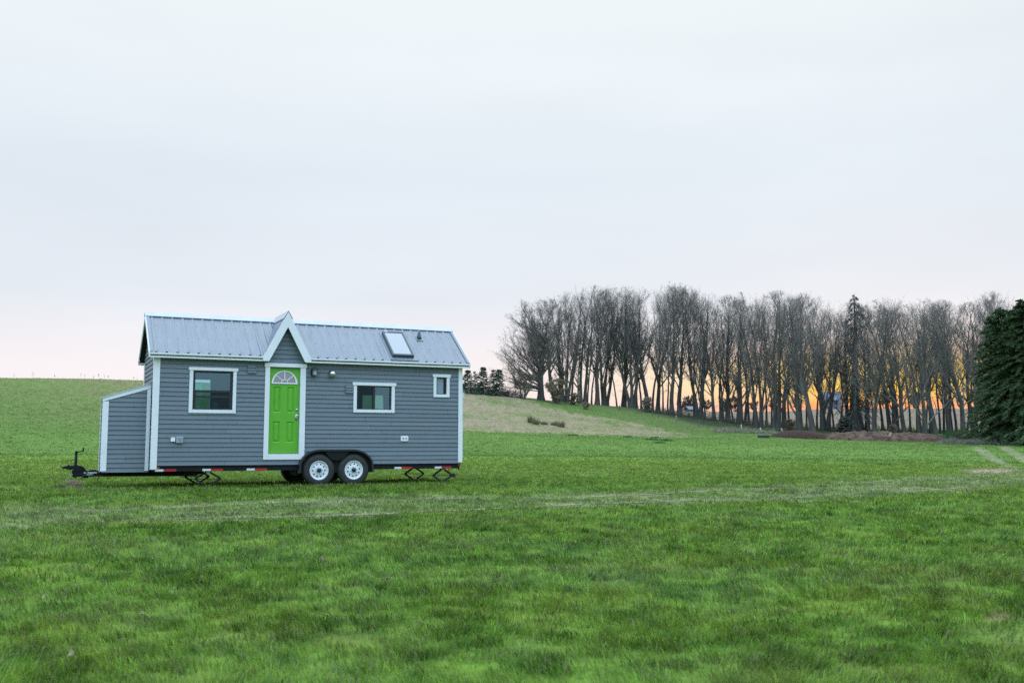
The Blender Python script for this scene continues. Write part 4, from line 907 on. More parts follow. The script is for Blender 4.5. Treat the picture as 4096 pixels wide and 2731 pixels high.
# ------------------------------------------------------------------ trees
def nrm(a): return a / np.maximum(np.linalg.norm(a, axis=-1, keepdims=True), 1e-9)
def grow(O, D, L, n, up, jit, rng):
    P = [O]; d = nrm(D); st = (L / (n - 1))[:, None]
    for i in range(n - 1):
        d = nrm(d + np.array([0, 0, up]) + rng.normal(0, jit, d.shape)); P.append(P[-1] + d * st)
    return np.stack(P, 1)
def radii(r0, r1, n): return r0[:, None] * (1 - np.linspace(0, 1, n)[None]) + r1[:, None] * np.linspace(0, 1, n)[None]
def at_t(P, t):
    n = P.shape[1]; f = t * (n - 1); i = np.clip(np.floor(f).astype(int), 0, n - 2); w = (f - i)[:, None]; b = np.arange(len(P))
    return P[b, i] * (1 - w) + P[b, i + 1] * w, nrm(P[b, i + 1] - P[b, i])
def kids(P, L, R, k, t0, t1, a0, a1, l0, l1, rng, rr=.6, rmin=.008):
    B = len(P); par = np.repeat(np.arange(B), k); t = rng.uniform(t0, t1, B * k); O, T = at_t(P[par], t)
    v = rng.normal(0, 1, T.shape); v = nrm(v - (v * T).sum(-1, keepdims=True) * T); ang = np.radians(rng.uniform(a0, a1, B * k))[:, None]
    D = T * np.cos(ang) + v * np.sin(ang); n = R.shape[1]; rt = R[par, np.clip((t * (n - 1)).astype(int), 0, n - 1)]
    Lc = L[par] * rng.uniform(l0, l1, B * k) * (1.12 - .6 * t)
    return O, D, Lc, np.maximum(rt * rr, rmin)
def tubes(sets):
    """sets of (P [B,n,3], R [B,n], sides) -> vertices, quads"""
    Vs, Fs, b = [], [], 0
    for P, R, s in sets:
        B, n, _ = P.shape; T = nrm(np.gradient(P, axis=1)); ref = np.where(np.abs(T[..., 2:3]) < .9, np.array([0, 0, 1.]), np.array([1., 0, 0])); U = nrm(np.cross(T, ref)); W = np.cross(T, U)
        a = 2 * np.pi * np.arange(s) / s
        X = P[:, :, None] + (U[:, :, None] * np.cos(a)[None, None, :, None] + W[:, :, None] * np.sin(a)[None, None, :, None]) * R[:, :, None, None]
        i = np.arange(B * n * s).reshape(B, n, s) + b; j = np.roll(i, -1, axis=2)
        Fs.append(np.stack([i[:, :-1], j[:, :-1], j[:, 1:], i[:, 1:]], -1).reshape(-1, 4)); Vs.append(X.reshape(-1, 3)); b += B * n * s
    return np.vstack(Vs), np.vstack(Fs)
def bark_mat(name, a, b, ns=2.2):
    m = mat(name, a, .95, noise=.5, nscale=ns, two=b, bump=.35, stretch=(1, 1, .35), detail=6); return m
m_bark = bark_mat('grey_mossy_bark', (.042, .045, .040), (.110, .108, .098)); m_bark2 = bark_mat('brown_bark', (.040, .037, .033), (.095, .087, .076)); m_twig = bark_mat('grey_twigs', (.118, .110, .098), (.195, .178, .158), .6)
def bare_tree(seed, Ht=18.0, stems=1, r0=.40, clear=.22, n1=26, spread=8.0, fan=.10, lean=(0, 0), n2=7, n3=5, n4=3, low=None, up1=.10, up2=.10, a1=(16, 42), tw=.011, shoots=16, bushy=False, env=99):
    rng = np.random.RandomState(seed)
    O = np.zeros((stems, 3)); D = np.zeros((stems, 3)); D[:, 2] = 1
    az = rng.uniform(0, 6.28) + np.arange(stems) * 2 * np.pi / max(stems, 1)
    if stems > 1:
        O[:, 0] = np.cos(az) * r0 * .8; O[:, 1] = np.sin(az) * r0 * .8; D[:, 0] = np.cos(az) * fan * rng.uniform(.6, 1.4, stems); D[:, 1] = np.sin(az) * fan * rng.uniform(.6, 1.4, stems)
    D[:, 0] += lean[0]; D[:, 1] += lean[1]
    L0 = Ht * rng.uniform(.84, .95, stems); S = grow(O, D, L0, 18, .03, .05, rng); S[:, 0, 2] -= .4
    tt_ = np.linspace(0, 1, 18); R = np.full((stems, 1), r0 * (1 if stems == 1 else .72)) * ((1 - tt_) ** 1.25)[None] + .022; R[:, 0] *= 1.5; R[:, 1] *= 1.06
    sets_t = [(S, R, 9)]
    k = max(4, n1 // stems)
    par = np.repeat(np.arange(stems), k); t = clear + (.97 - clear) * rng.rand(stems * k) ** (1.05 if not bushy else .8); O1, T1 = at_t(S[par], t)
    a = rng.uniform(0, 6.28, stems * k); ang = np.radians(rng.uniform(a1[0], a1[1], stems * k)); D1 = np.stack([np.cos(a) * np.sin(ang), np.sin(a) * np.sin(ang), np.cos(ang)], -1)
    L1 = np.minimum(spread * rng.uniform(.7, 1.15, stems * k), (Ht * 1.02 - O1[:, 2]) * rng.uniform(.8, 1.12, stems * k) / np.maximum(.5, np.cos(ang))) if not bushy else spread * rng.uniform(.65, 1.25, stems * k) * (1.25 - .75 * t)
    R1 = np.maximum(R[par, (t * 17).astype(int)] * rng.uniform(.30, .60, stems * k), .022)
    if low:
        for (hh, azd, elv, ll, rr) in low:
            o, _ = at_t(S[:1], np.array([hh / Ht])); a_ = R_(azd); e = R_(elv)
            O1 = np.vstack([O1, o]); D1 = np.vstack([D1, [[math.cos(a_) * math.cos(e), math.sin(a_) * math.cos(e), math.sin(e)]]]); L1 = np.append(L1, ll); R1 = np.append(R1, rr)
    B1 = grow(O1, D1, L1, 10, up1, .12, rng); RR1 = radii(R1, np.full(len(R1), .014), 10)
    O2, D2, L2, r2 = kids(B1, L1, RR1, n2, .15, .98, 16, 46, .26, .50, rng, .55, .014); B2 = grow(O2, D2, L2, 7, up2, .15, rng); RR2 = radii(r2, np.full(len(r2), tw * .9), 7)
    O3, D3, L3, r3 = kids(B2, L2, RR2, n3, .15, 1, 18, 55, .34, .62, rng, .6, tw); B3 = grow(O3, D3, L3, 5, up2 * .8, .18, rng); RR3 = radii(np.minimum(r3, .02), np.full(len(r3), tw * .6), 5)
    O4, D4, L4, r4 = kids(B3, L3, RR3, n4, .25, 1, 18, 60, .45, .9, rng, .7, tw * .7); L4 = np.maximum(L4, .20); B4 = grow(O4, D4, L4, 3, .07, .2, rng); RR4 = radii(np.minimum(r4, .010), np.full(len(r4), tw * .4), 3)
    if not bushy:
        ax_ = S.mean(0); zc_ = Ht * .58; rc_ = env
        def inside(P):
            q = P[:, -1]; cz = np.clip(q[:, 2], 0, Ht * 1.2); cx = np.interp(cz, ax_[:, 2], ax_[:, 0]); cy = np.interp(cz, ax_[:, 2], ax_[:, 1]); rr_ = np.hypot(q[:, 0] - cx, q[:, 1] - cy)
            k_ = np.clip((q[:, 2] - zc_) / (Ht * 1.0 - zc_), 0, 2); lim = rc_ * np.sqrt(np.clip(1 - k_ ** 2.2, 0, 1)); return rr_ < lim * rng.uniform(.93, 1.06, len(q))
        if env < 50:
            m2, m3, m4 = inside(B2), inside(B3), inside(B4); B2, RR2 = B2[m2], RR2[m2]; B3, RR3 = B3[m3], RR3[m3]; B4, RR4 = B4[m4], RR4[m4]
            o1 = ~inside(B1); RR1[o1] *= np.linspace(1, .25, RR1.shape[1])[None]
            P1 = B1[o1]; tops_ = P1[:, :, 2] > Ht * .99; keep_ = np.cumsum(tops_, 1) == 0
            for i_ in range(1, P1.shape[1]): P1[:, i_] = np.where(keep_[:, i_][:, None], P1[:, i_], P1[:, i_ - 1])
            B1[o1] = P1 + (np.arange(P1.shape[1]) * 1e-4)[None, :, None]
    sets = [(B1, RR1, 6), (B2, RR2, 4), (B3, RR3, 3), (B4, RR4, 3)]
    if shoots:
        par = np.repeat(np.arange(stems), shoots); t = rng.uniform(.05, .8, len(par)) ** .8; O5, _ = at_t(S[par], t); a = rng.uniform(0, 6.28, len(par)); D5 = np.stack([np.cos(a), np.sin(a), rng.uniform(.0, 1.2, len(par))], -1)
        L5 = rng.uniform(.6, 2.4, len(par)); B5 = grow(O5, D5, L5, 5, .10, .24, rng); RR5 = radii(np.full(len(par), .02), np.full(len(par), .007), 5)
        O6, D6, L6, r6 = kids(B5, L5, RR5, 5, .25, 1, 20, 65, .3, .6, rng, .6, .008); B6 = grow(O6, D6, L6, 3, .08, .2, rng); sets += [(B5, RR5, 3), (B6, radii(r6, np.full(len(r6), .005), 3), 3)]
    return tubes(sets_t), tubes(sets)
def put_tree(name, geo, loc, rz, sc_, m1, m2, label, cat, group=None, proto={}):
    root = empty(name, loc, rz); root.scale = sc_
    key = id(geo)
    if key not in proto:
        a = np_mesh('trunk', geo[0][0], [geo[0][1]], m1, root, True); b = np_mesh('crown', geo[1][0], [geo[1][1]], m2, root, True); proto[key] = (a, b)
    else:
        for o in proto[key]: c = o.copy(); col.objects.link(c); c.parent = root; c.name = o.name.split('.')[0]
    tag(root, label, cat, group); return root
TALL = [bare_tree(100 + i, 18, 1, .27 + .03 * (i % 3), .15 + .05 * (i % 2), 28, 8.0, n2=8, n3=6, n4=3, tw=.008, env=3.8 + .4 * (i % 3), a1=(14, 46)) for i in range(5)] + [bare_tree(120 + i, 18, 2 + i % 2, .36, .09, 30, 7.5, fan=.06, n2=8, n3=6, n4=3, tw=.008, env=4.0) for i in range(3)]
SLIM = [bare_tree(140 + i, 18, 1, .12 + .025 * (i % 3), .26, 16, 6.0, n2=7, n3=5, n4=2, a1=(12, 40), tw=.0075, env=3.0) for i in range(5)]
TOPX = [1950, 2050, 2105, 2200, 2280, 2350, 2440, 2462, 2490, 2580, 2660, 2720, 2790, 2840, 2900, 2922, 2980, 3090, 3170, 3250, 3290, 3370, 3470, 3530, 3600, 3650, 3680, 3710, 3800, 3860, 3950, 4040, 4096, 4300]
TOPY = [1380, 1330, 1250, 1208, 1158, 1128, 1145, 1180, 1152, 1158, 1140, 1150, 1158, 1170, 1180, 1205, 1168, 1166, 1195, 1178, 1212, 1215, 1235, 1188, 1185, 1200, 1212, 1185, 1186, 1225, 1175, 1172, 1190, 1180]
# (photo column of the trunk, kind: T thick, S slim, row depth, description)
TR = [(2262, 'T', 0), (2285, 'S', 5), (2308, 'S', 3), (2330, 'T', 0), (2348, 'S', 7), (2364, 'S', 2), (2386, 'T', 0), (2408, 'S', 6), (2418, 'T', 3), (2466, 'S', 2), (2490, 'T', 3), (2501, 'S', 9), (2524, 'T', 0), (2546, 'S', 8), (2562, 'S', 4), (2588, 'T', 1), (2606, 'S', 9), (2627, 'T', 4), (2648, 'S', 7), (2667, 'S', 10),
      (2684, 'T', -2), (2714, 'T', 0), (2770, 'S', 3), (2793, 'T', 1), (2814, 'S', 9), (2850, 'T', -1), (2874, 'S', 4), (2886, 'S', 10), (2904, 'T', 2), (2926, 'S', 6), (2950, 'T', 0), (2970, 'S', 7), (2988, 'S', 11), (3004, 'S', 3), (3027, 'T', -4), (3040, 'S', 8), (3058, 'S', 5), (3078, 'S', 9), (3097, 'T', -6), (3128, 'T', 5),
      (3147, 'S', 9), (3187, 'T', -7), (3199, 'S', 4), (3216, 'S', 10), (3240, 'T', -9), (3256, 'S', 3), (3272, 'S', 8), (3290, 'T', 2), (3307, 'S', 11), (3322, 'S', 5), (3352, 'S', 8), (3384, 'T', 6), (3446, 'T', 3), (3462, 'S', 8), (3487, 'T', -8), (3519, 'S', 4), (3556, 'T', 1), (3576, 'S', 8), (3602, 'T', -2), (3628, 'S', 9), (3653, 'S', 5),
      (3676, 'T', -9), (3704, 'S', 3), (3724, 'T', 0), (3745, 'S', 8), (3760, 'S', 4), (3781, 'T', 2), (3811, 'S', 9), (3837, 'T', -6), (3849, 'S', 4), (3880, 'T', 3), (3912, 'S', 0), (3950, 'T', 6), (3990, 'T', 12), (4035, 'T', 9), (4080, 'T', 12)]
ZONES = [(2200, 2430, 'between the spreading oak and the open gap'), (2430, 2550, 'beside the open gap above the green slope'), (2550, 2735, 'in the clump above the leaning fence rail'), (2735, 2835, 'before the glimpse of brown field'),
         (2835, 3010, 'behind the row of fence posts'), (3010, 3110, 'above the black trough'), (3110, 3310, 'behind the dark soil heap'), (3310, 3500, 'around the tall spruce'), (3500, 3680, 'behind the brown debris bank'), (3680, 3900, 'behind the low green bank'), (3900, 4300, 'above the big dark conifer')]
ORD = ['first', 'second', 'third', 'fourth', 'fifth', 'sixth', 'seventh', 'eighth', 'ninth', 'tenth', 'eleventh', 'twelfth', 'thirteenth', 'fourteenth', 'fifteenth', 'sixteenth', 'seventeenth', 'eighteenth', 'nineteenth', 'twentieth', 'twenty-first', 'twenty-second', 'twenty-third', 'twenty-fourth']
rt_ = random.Random(8); zc = {}
for px_ in np.linspace(2780, 3895, 12): TR.append((round(px_ + rt_.uniform(-11, 11)), 'S', round(rt_.uniform(4, 15), 1)))
CR = sorted(TR)
for i, (px, kd, dr_) in enumerate(CR):
    zi = next(k for k, z in enumerate(ZONES) if z[0] <= px < z[1]); zc[zi] = zc.get(zi, 0) + 1
    base_r = float(np.interp(px, [2260, 2500, 2700, 3000, 3300, 3700, 4000], [136, 138, 138, 135, 132, 130, 128])); r = base_r + dr_ * 1.25
    x, y, z = ground_at(px, r); ty = float(np.interp(px, TOPX, TOPY)) + (rt_.uniform(-2, 20) if kd == 'T' else rt_.uniform(10, 60))
    top = EYE + r * elev(px, ty)[0]; h = top - z; k = rt_.randrange(len(TALL if kd == 'T' else SLIM)); geo = (TALL if kd == 'T' else SLIM)[k]
    s = h / 17.5; wd_ = rt_.uniform(.86, 1.12) * (1.0 if kd == 'T' else .92)
    lab = '%s %s tree counting away from the house, ' % (ORD[zc[zi] - 1], 'thick' if kd == 'T' else 'slim') + ZONES[zi][2]
    put_tree('bare_tree', geo, (x, y, z - .1), rt_.uniform(0, 6.28), (wd_, wd_, s), m_bark if rt_.random() < .6 else m_bark2, m_twig, lab, 'tree', 'bare trees in the row on the hill edge')
# the spreading oak at the left end of the row
left = 180
_r = np.random.RandomState(77)
OAK = bare_tree(201, 15.5, 1, .46, .20, 20, 7.0, lean=(-.07, 0), n2=9, n3=6, n4=4, tw=.009, low=[(1.7 + 5.5 * q ** 1.2, 180 + _r.uniform(-38, 38), 6 + 70 * q ** .8 + _r.uniform(-6, 8), 4.9 + 3.2 * math.sin(math.pi * min(1, q * .8 + .15)) * _r.uniform(.8, 1.1), _r.uniform(.10, .17)) for q in np.linspace(0, 1, 27)] + [(2.8, 250, 25, 5.5, .13), (3.2, 120, 25, 5.5, .13), (4.5, 20, 50, 6, .13), (2.4, 10, 20, 3.0, .08)] + [(6.5 + .5 * q, 180 + _r.uniform(-70, 70), _r.uniform(35, 65), 7.2, .14) for q in range(10)], up1=.055)
x, y, z = ground_at(2163, 132); h = (EYE + 132 * elev(2163, 1232)[0]) - z
put_tree('bare_oak', OAK, (x, y, z - .1), 0, (.98, .98, h / 15.0), m_bark2, m_twig, 'wide spreading bare oak ending the tree row near the house, long low limbs', 'tree')
OAK2 = bare_tree(207, 17, 2, .44, .15, 32, 8.0, fan=.14, lean=(-.12, 0), n2=8, n3=6, n4=4, tw=.0085, env=4.6)
x, y, z = ground_at(2232, 136); h = (EYE + 136 * elev(2222, 1195)[0]) - z
put_tree('bare_oak', OAK2, (x, y, z - .1), .2, (1, 1, h / 16.4), m_bark, m_twig, 'bare tree leaning just behind the spreading oak and the brown bush', 'tree')
# ---- small bare trees and bushes
m_olive = bark_mat('olive_twigs', (.16, .15, .095), (.27, .25, .16), .8); m_brownt = bark_mat('brown_twigs', (.25, .20, .135), (.38, .31, .22), .8); m_bram = bark_mat('bramble_stems', (.075, .075, .055), (.14, .12, .09), 1.2)
def bush(seed, Ht, stems, fan, n1, spread, n2=7, n3=6, n4=4, tw=.010, clear=.15, r0=.10): return bare_tree(seed, Ht, stems, r0, clear, n1, spread, fan=fan, n2=n2, n3=n3, n4=n4, up1=.08, tw=tw, a1=(25, 62), shoots=0, bushy=True)
def at_base(px, r): x, y, z = ground_at(px, r); return x, y, z
B1_ = bush(301, 3.4, 4, .42, 26, 1.5, tw=.012, r0=.17); x, y, z = at_base(2093, 130)
put_tree('small_bare_tree', B1_, (x, y, z - .05), .4, (1.0, 1.0, 1.0), m_bark2, m_olive, 'small round olive bare tree standing alone under the limbs of the spreading oak', 'tree')
B2_ = bush(302, 3.6, 6, .26, 44, 1.2, n2=7, n3=6, n4=4, tw=.012, clear=.05, r0=.10); x, y, z = at_base(2228, 130)
put_tree('brown_bush', B2_, (x, y, z - .1), 0, (1.5, 1.5, .95), m_bark2, m_brownt, 'tallest dense brown leafless bush, beside the spreading oak trunk', 'bush')
x, y, z = at_base(2290, 132); put_tree('brown_bush', B2_, (x, y, z - .2), 2.0, (1.1, .9, .5), m_bark2, m_brownt, 'low pale leafless bush at the foot of the trees next to the tallest brown bush', 'bush')
x, y, z = at_base(2585, 133); put_tree('brown_bush', B2_, (x, y, z - .2), 1.0, (.8, .8, .62), m_bark2, m_olive, 'low olive scrub bush at the foot of the trees above the leaning fence rail', 'bush')
for px, r, s, lab in ((2340, 128, .45, 'low faded scrub patch on the green slope below the bare trees'), (3150, 128, .6, 'low twiggy scrub behind the dark soil heap'), (3560, 126, .55, 'low twiggy scrub behind the brown debris bank')):
    x, y, z = at_base(px, r); put_tree('scrub_bush', B2_, (x, y, z - .3), px, (s * 1.3, s, s * .8), m_bark2, m_bram, lab, 'bush')
# bramble hedge along the crest, right of the house
def bramble(seed, length, height, n, m, name, label, px0, px1, r):
    rng = np.random.RandomState(seed); pxs = rng.uniform(px0, px1, n); rr = r + rng.uniform(-1.2, 1.2, n)
    O = np.array([ground_at(p, q) for p, q in zip(pxs, rr)]); a = rng.uniform(0, 6.28, n); D = np.stack([np.cos(a) * .7, np.sin(a) * .7, np.ones(n)], -1); L = height * rng.uniform(.6, 1.7, n)
    hm = .55 + .45 * vnoise(pxs * .035, pxs * 0 + seed); L = L * hm
    P = grow(O, D, L, 6, -.05, .28, rng); R = radii(np.full(n, .016), np.full(n, .007), 6)
    O2, D2, L2, r2 = kids(P, L, R, 7, .2, 1, 25, 80, .25, .6, rng, .7, .009); P2 = grow(O2, D2, L2, 4, -.03, .3, rng); R2 = radii(np.full(len(r2), .010), np.full(len(r2), .006), 4)
    Vv, Ff = tubes([(P, R, 3), (P2, R2, 3)]); o = np_mesh(name, Vv, [Ff], m, None, True); tag(o, label, 'bramble'); return o
bramble(5, 8, 1.25, 420, m_bram, 'bramble_hedge', 'tangled grey bramble hedge under the young conifers beside the house end', 1835, 2090, 131)
o = bramble(6, 30, 1.0, 1200, m_bram, 'undergrowth', 'tangled dark undergrowth along the foot of the bare tree row', 2560, 3880, 134); o['kind'] = 'stuff'
o = bramble(7, 30, 1.1, 420, m_bram, 'undergrowth', 'dry brown brush at the foot of the big dark conifer', 3800, 4250, 101); o['kind'] = 'stuff'
o = bramble(9, 30, .6, 420, mat('dry_grass', (.27, .245, .17), .9, noise=.3, nscale=2), 'dry_weeds', 'pale dry weeds between the fence posts and the black trough', 2840, 3090, 112); o['kind'] = 'stuff'
o = bramble(12, 30, .5, 380, mat('dry_grass_grey', (.20, .20, .155), .9, noise=.3, nscale=2), 'dry_weeds', 'grey dry weeds in front of the low green bank', 3760, 4010, 97); o['kind'] = 'stuff'
# ---- conifers
def conifer(seed, Ht, Rmax, whorl, nb, sprays, droop, sl, sw, clear=.04, power=.85, r0=.2, ragged=.25, lift=.35):
    rng = np.random.RandomState(seed); S = grow(np.zeros((1, 3)), np.array([[0, 0, 1.]]), np.array([Ht]), 14, .05, .015, rng); S[:, 0, 2] -= .3; R = radii(np.array([r0]), np.array([.012]), 14); R[:, 0] *= 1.3
    lev = np.arange(clear * Ht, Ht * .985, whorl); t = np.repeat(lev / Ht, nb); n = len(t); t = np.clip(t + rng.normal(0, whorl * .55 / Ht, n), clear * .6, .99); O, _ = at_t(S[np.zeros(n, int)], t)
    a = rng.uniform(0, 6.28, n); e = lift * (t - .25) + rng.normal(0, .10, n) - droop * .3; lob = .80 + .34 * vnoise(t * Ht * .33, a * 1.1, seed % 50)
    L = Rmax * np.maximum(1 - t, .012) ** power * rng.uniform(1 - ragged * 1.6, 1 + ragged * .6, n) * lob + .10
    D = np.stack([np.cos(a), np.sin(a), e], -1); B = grow(O, D, L, 6, -droop * .14, .06, rng); RB = radii(np.maximum(.012, L * .012), np.full(n, .006), 6)
    m = sprays; par = np.repeat(np.arange(n), m); tt = rng.uniform(.12, 1.0, n * m) ** .75; O2, T2 = at_t(B[par], tt)
    side = np.cross(T2, np.array([0, 0, 1.])); side = nrm(side) * rng.choice([-1, 1], (n * m, 1)); D2 = nrm(T2 * rng.uniform(.4, 1.1, (n * m, 1)) + side * rng.uniform(.2, 1.0, (n * m, 1)) + np.array([0, 0, 1]) * rng.normal(-.25 * droop, .5, (n * m, 1)))
    l = sl * rng.uniform(.5, 1.4, n * m) * np.minimum(1, L[par] / (Rmax * .35) + .35); w = sw * rng.uniform(.6, 1.4, n * m); wv = nrm(np.cross(D2, rng.normal(0, 1, D2.shape)))
    P = np.stack([O2 - wv * (w * .35)[:, None], O2 + wv * (w * .35)[:, None], O2 + D2 * (l * .55)[:, None] + wv * (w * .5)[:, None], O2 + D2 * l[:, None], O2 + D2 * (l * .5)[:, None] - wv * (w * .5)[:, None]], 1)
    k = np.arange(n * m)[:, None] * 5; q = k + np.array([[0, 1, 2, 4]]); tr = k + np.array([[4, 2, 3]])
    return tubes([(S, R, 8)]), (P.reshape(-1, 3), q, tr), tubes([(B, RB, 4)])
def needle_mat(name, a, b, ns):
    m = mat(name, a, .85, noise=.5, nscale=ns, two=b, detail=4, spec=.2); return m
def put_conifer(name, g_, loc, s, mt, mn, label, group=None, rz=0.0):
    root = empty(name, loc, rz); root.scale = s
    np_mesh('trunk', g_[0][0], [g_[0][1]], mt, root, True)
    Vb, Fb = g_[2]; Vn, q, tr = g_[1]; nb_ = len(Vn)
    o = np_mesh('crown', np.vstack([Vn, Vb]), [q, tr, Fb + nb_], mn, root, False); tag(root, label, 'conifer', group); return root
m_ndl = needle_mat('dark_needles', (.030, .062, .028), (.105, .155, .065), 1.5); m_ndl2 = needle_mat('spruce_needles', (.085, .092, .080), (.140, .146, .126), .8); m_ndl3 = needle_mat('young_needles', (.030, .085, .055), (.065, .14, .09), 1.2)
x, y, z = ground_at(4092, 99)
put_conifer('dark_conifer', conifer(401, 16.5, 5.6, .24, 14, 270, .7, .27, .042, .03, .62, .42, .28), (x, y, z - .1), (1, 1, (EYE + 99 * elev(4075, 1192)[0] - z) / 16.4), m_bark2, m_ndl, 'biggest dense dark green conifer, closing the tree row beside the rutted side track')
x, y, z = ground_at(4012, 100)
put_conifer('dark_conifer', conifer(402, 13.0, 4.3, .24, 12, 210, .6, .26, .042, .03, .6, .38, .3), (x, y, z - .1), (1, 1, (EYE + 101 * elev(4010, 1232)[0] - z) / 12.9), m_bark2, m_ndl, 'lower dark green conifer joined to the flank of the biggest conifer, nearer the bare trees')
x, y, z = ground_at(4260, 96)
put_conifer('dark_conifer', conifer(403, 15.0, 5.4, .30, 12, 130, .7, .30, .07, .03, .65, .38, .28), (x, y, z - .1), (1, 1, 1.02), m_bark2, m_ndl, 'dark conifer behind the biggest conifer, mostly cut off by the frame')
x, y, z = ground_at(3416, 131)
put_conifer('tall_spruce', conifer(404, 18.5, 4.8, .60, 8, 40, 1.3, .42, .042, .16, .60, .55, .35), (x, y, z - .1), (1, 1, (EYE + 131 * elev(3412, 1172)[0] - z) / 18.3), m_bark2, m_ndl2, 'tall grey green spruce whose pointed tip rises out of the bare tree row')
YC = conifer(405, 3.4, 1.15, .20, 8, 40, .2, .15, .04, .05, .85, .05, .4, .5)
YC2 = conifer(406, 3.2, 1.15, .24, 7, 40, .2, .15, .04, .06, .75, .05, .5, .6)
for px, ty, r, g_, wd_, lab in ((1872, 1478, 129, YC, 1.0, 'young conifer nearest the house end on the crest'), (1905, 1480, 132, YC2, .55, 'thin sparse young conifer between two fuller ones on the crest'), (1933, 1466, 130, YC, 1.0, 'tallest pointed young conifer on the crest, in the middle of the group'),
                             (1979, 1474, 130, YC2, .9, 'twin young conifer facing the house in the pair nearest the spreading oak'), (1997, 1476, 130.6, YC, .95, 'twin young conifer closest to the spreading oak')):
    x, y, z = ground_at(px, r); h = EYE + r * elev(px, ty)[0] - z
    put_conifer('young_conifer', g_, (x, y, z - .05), (wd_ * 1.45, wd_ * 1.45, h / 3.35), m_bark2, m_ndl3, lab, 'young conifers on the hill crest', px * .1)
x, y, z = ground_at(3372, 127); put_conifer('evergreen_shrub', conifer(407, 3.0, 1.9, .2, 9, 26, .4, .35, .10, .02, .5, .08, .3), (x, y, z - .1), (.85, .85, .65), m_bark2, m_ndl2, 'dark evergreen shrub at the foot of the tall spruce')
# ---- saplings on the hill crest
m_sap = bark_mat('sapling_stem', (.24, .23, .20), (.34, .32, .28), 2)
def sapling(seed, h, leafy): 
    rng = np.random.RandomState(seed); S = grow(np.zeros((1, 3)), np.array([[0, 0, 1.]]), np.array([h]), 6, .1, .06, rng); S[:, 0, 2] -= .2; R = radii(np.array([.010]), np.array([.004]), 6)
    n = 7 if not leafy else 14; t = rng.uniform(.35 if not leafy else .6, 1, n); O, _ = at_t(S[np.zeros(n, int)], t); a = rng.uniform(0, 6.28, n); D = np.stack([np.cos(a), np.sin(a), rng.uniform(.3, .9, n)], -1)
    P = grow(O, D, h * rng.uniform(.12, .32, n), 4, .1, .1, rng); return tubes([(S, R, 5)]), tubes([(P, radii(np.full(n, .010 if not leafy else .02), np.full(n, .005), 4), 3)])
for k, (px, hpx, leafy, lab) in enumerate(((4, 16, 0, 'thin bare sapling on the crest cut by the frame edge'), (63, 18, 0, 'lone very thin sapling on the hill crest, next to the frame edge'), (138, 24, 0, 'tall thin forked sapling standing alone on the hill crest'), (226, 12, 1, 'short bushy sapling midway along the hill crest'), (328, 22, 0, 'straight bare stem at the start of the sapling cluster on the hill crest'), (345, 18, 0, 'many branched low sapling on the hill crest cluster'),
                             (380, 10, 1, 'low bushy sapling in the middle of the hill crest cluster'), (402, 18, 1, 'dark topped sapling, tallest tuft of the hill crest cluster'), (423, 18, 0, 'sapling with flat twigs beside the dark topped one on the hill crest'), (439, 13, 1, 'last small tufted sapling of the hill crest cluster'), (540, 13, 1, 'small tufted sapling on the hill crest close to the house eave'), (553, 9, 0, 'lowest bare sapling on the hill crest next to the house wall'))):
    r = float(np.interp(px, [0, 560], [110, 112])) + .4; x, y, z = ground_at(px, r)
    for q in np.arange(r - 4, r + 4, .25):
        xx, yy, z2 = ground_at(px, q)
        if (z2 - EYE) / q > (z - EYE) / math.hypot(x, y): x, y, z = xx, yy, z2
    root = empty('sapling', (x, y, z), k); gs_ = sapling(500 + k, hpx / 3982 * r * .95, leafy)
    np_mesh('stem', gs_[0][0], [gs_[0][1]], m_sap, root, True); np_mesh('twigs', gs_[1][0], [gs_[1][1]], m_sap if not leafy else m_bram, root, True); tag(root, lab, 'sapling', 'saplings on the left hill crest')
# ---- rush tufts and weed tufts
def tuft(seed, h, n, rad, m, name, loc, label, cat, group=None, sx=1.0, lean_=.35):
    rng = np.random.RandomState(seed); a = rng.uniform(0, 6.28, n); q = rad * np.sqrt(rng.rand(n)); O = np.stack([np.cos(a) * q * sx, np.sin(a) * q, np.full(n, -.05)], -1); D = np.stack([np.cos(a) * q / rad * lean_ + rng.normal(0, .15, n), np.sin(a) * q / rad * lean_ + rng.normal(0, .15, n), np.ones(n)], -1)
    P = grow(O, D, h * rng.uniform(.5, 1.15, n), 4, -.02, .08, rng); Vv, Ff = tubes([(P, radii(np.full(n, .018), np.full(n, .006), 4), 3)]); o = np_mesh(name, Vv, [Ff], m, None, True); o.location = loc; tag(o, label, cat, group); return o
m_rush = mat('rush_stems', (.11, .12, .055), .9, noise=.5, nscale=3, two=(.22, .18, .10)); m_weed = mat('weed_leaves', (.035, .100, .025), .9, noise=.4, nscale=3)
for k, (px, py, h, rd, sx, lab) in enumerate(((2122, 1690, .72, .30, 1.0, 'tall olive rush tuft at the house end of the row on the pale slope'), (2144, 1697, .60, .33, 1.2, 'olive rush tuft, second in the row from the house on the pale slope'), (2176, 1697, .38, .34, 1.6, 'low brown withered rush tuft in the middle of the row on the pale slope'), (2218, 1701, .46, .34, 1.3, 'olive rush tuft on the pale slope, fourth in the row from the house'), (2244, 1708, .62, .36, 1.2, 'bushy dark rush tuft at the tree end of the row on the pale slope'))):
    hh = hit(px, py); tuft(600 + k, h * 1.1, 150, rd * .75, m_rush, 'rush_tuft', hh, lab, 'rushes', 'rush tufts on the pale slope', sx)
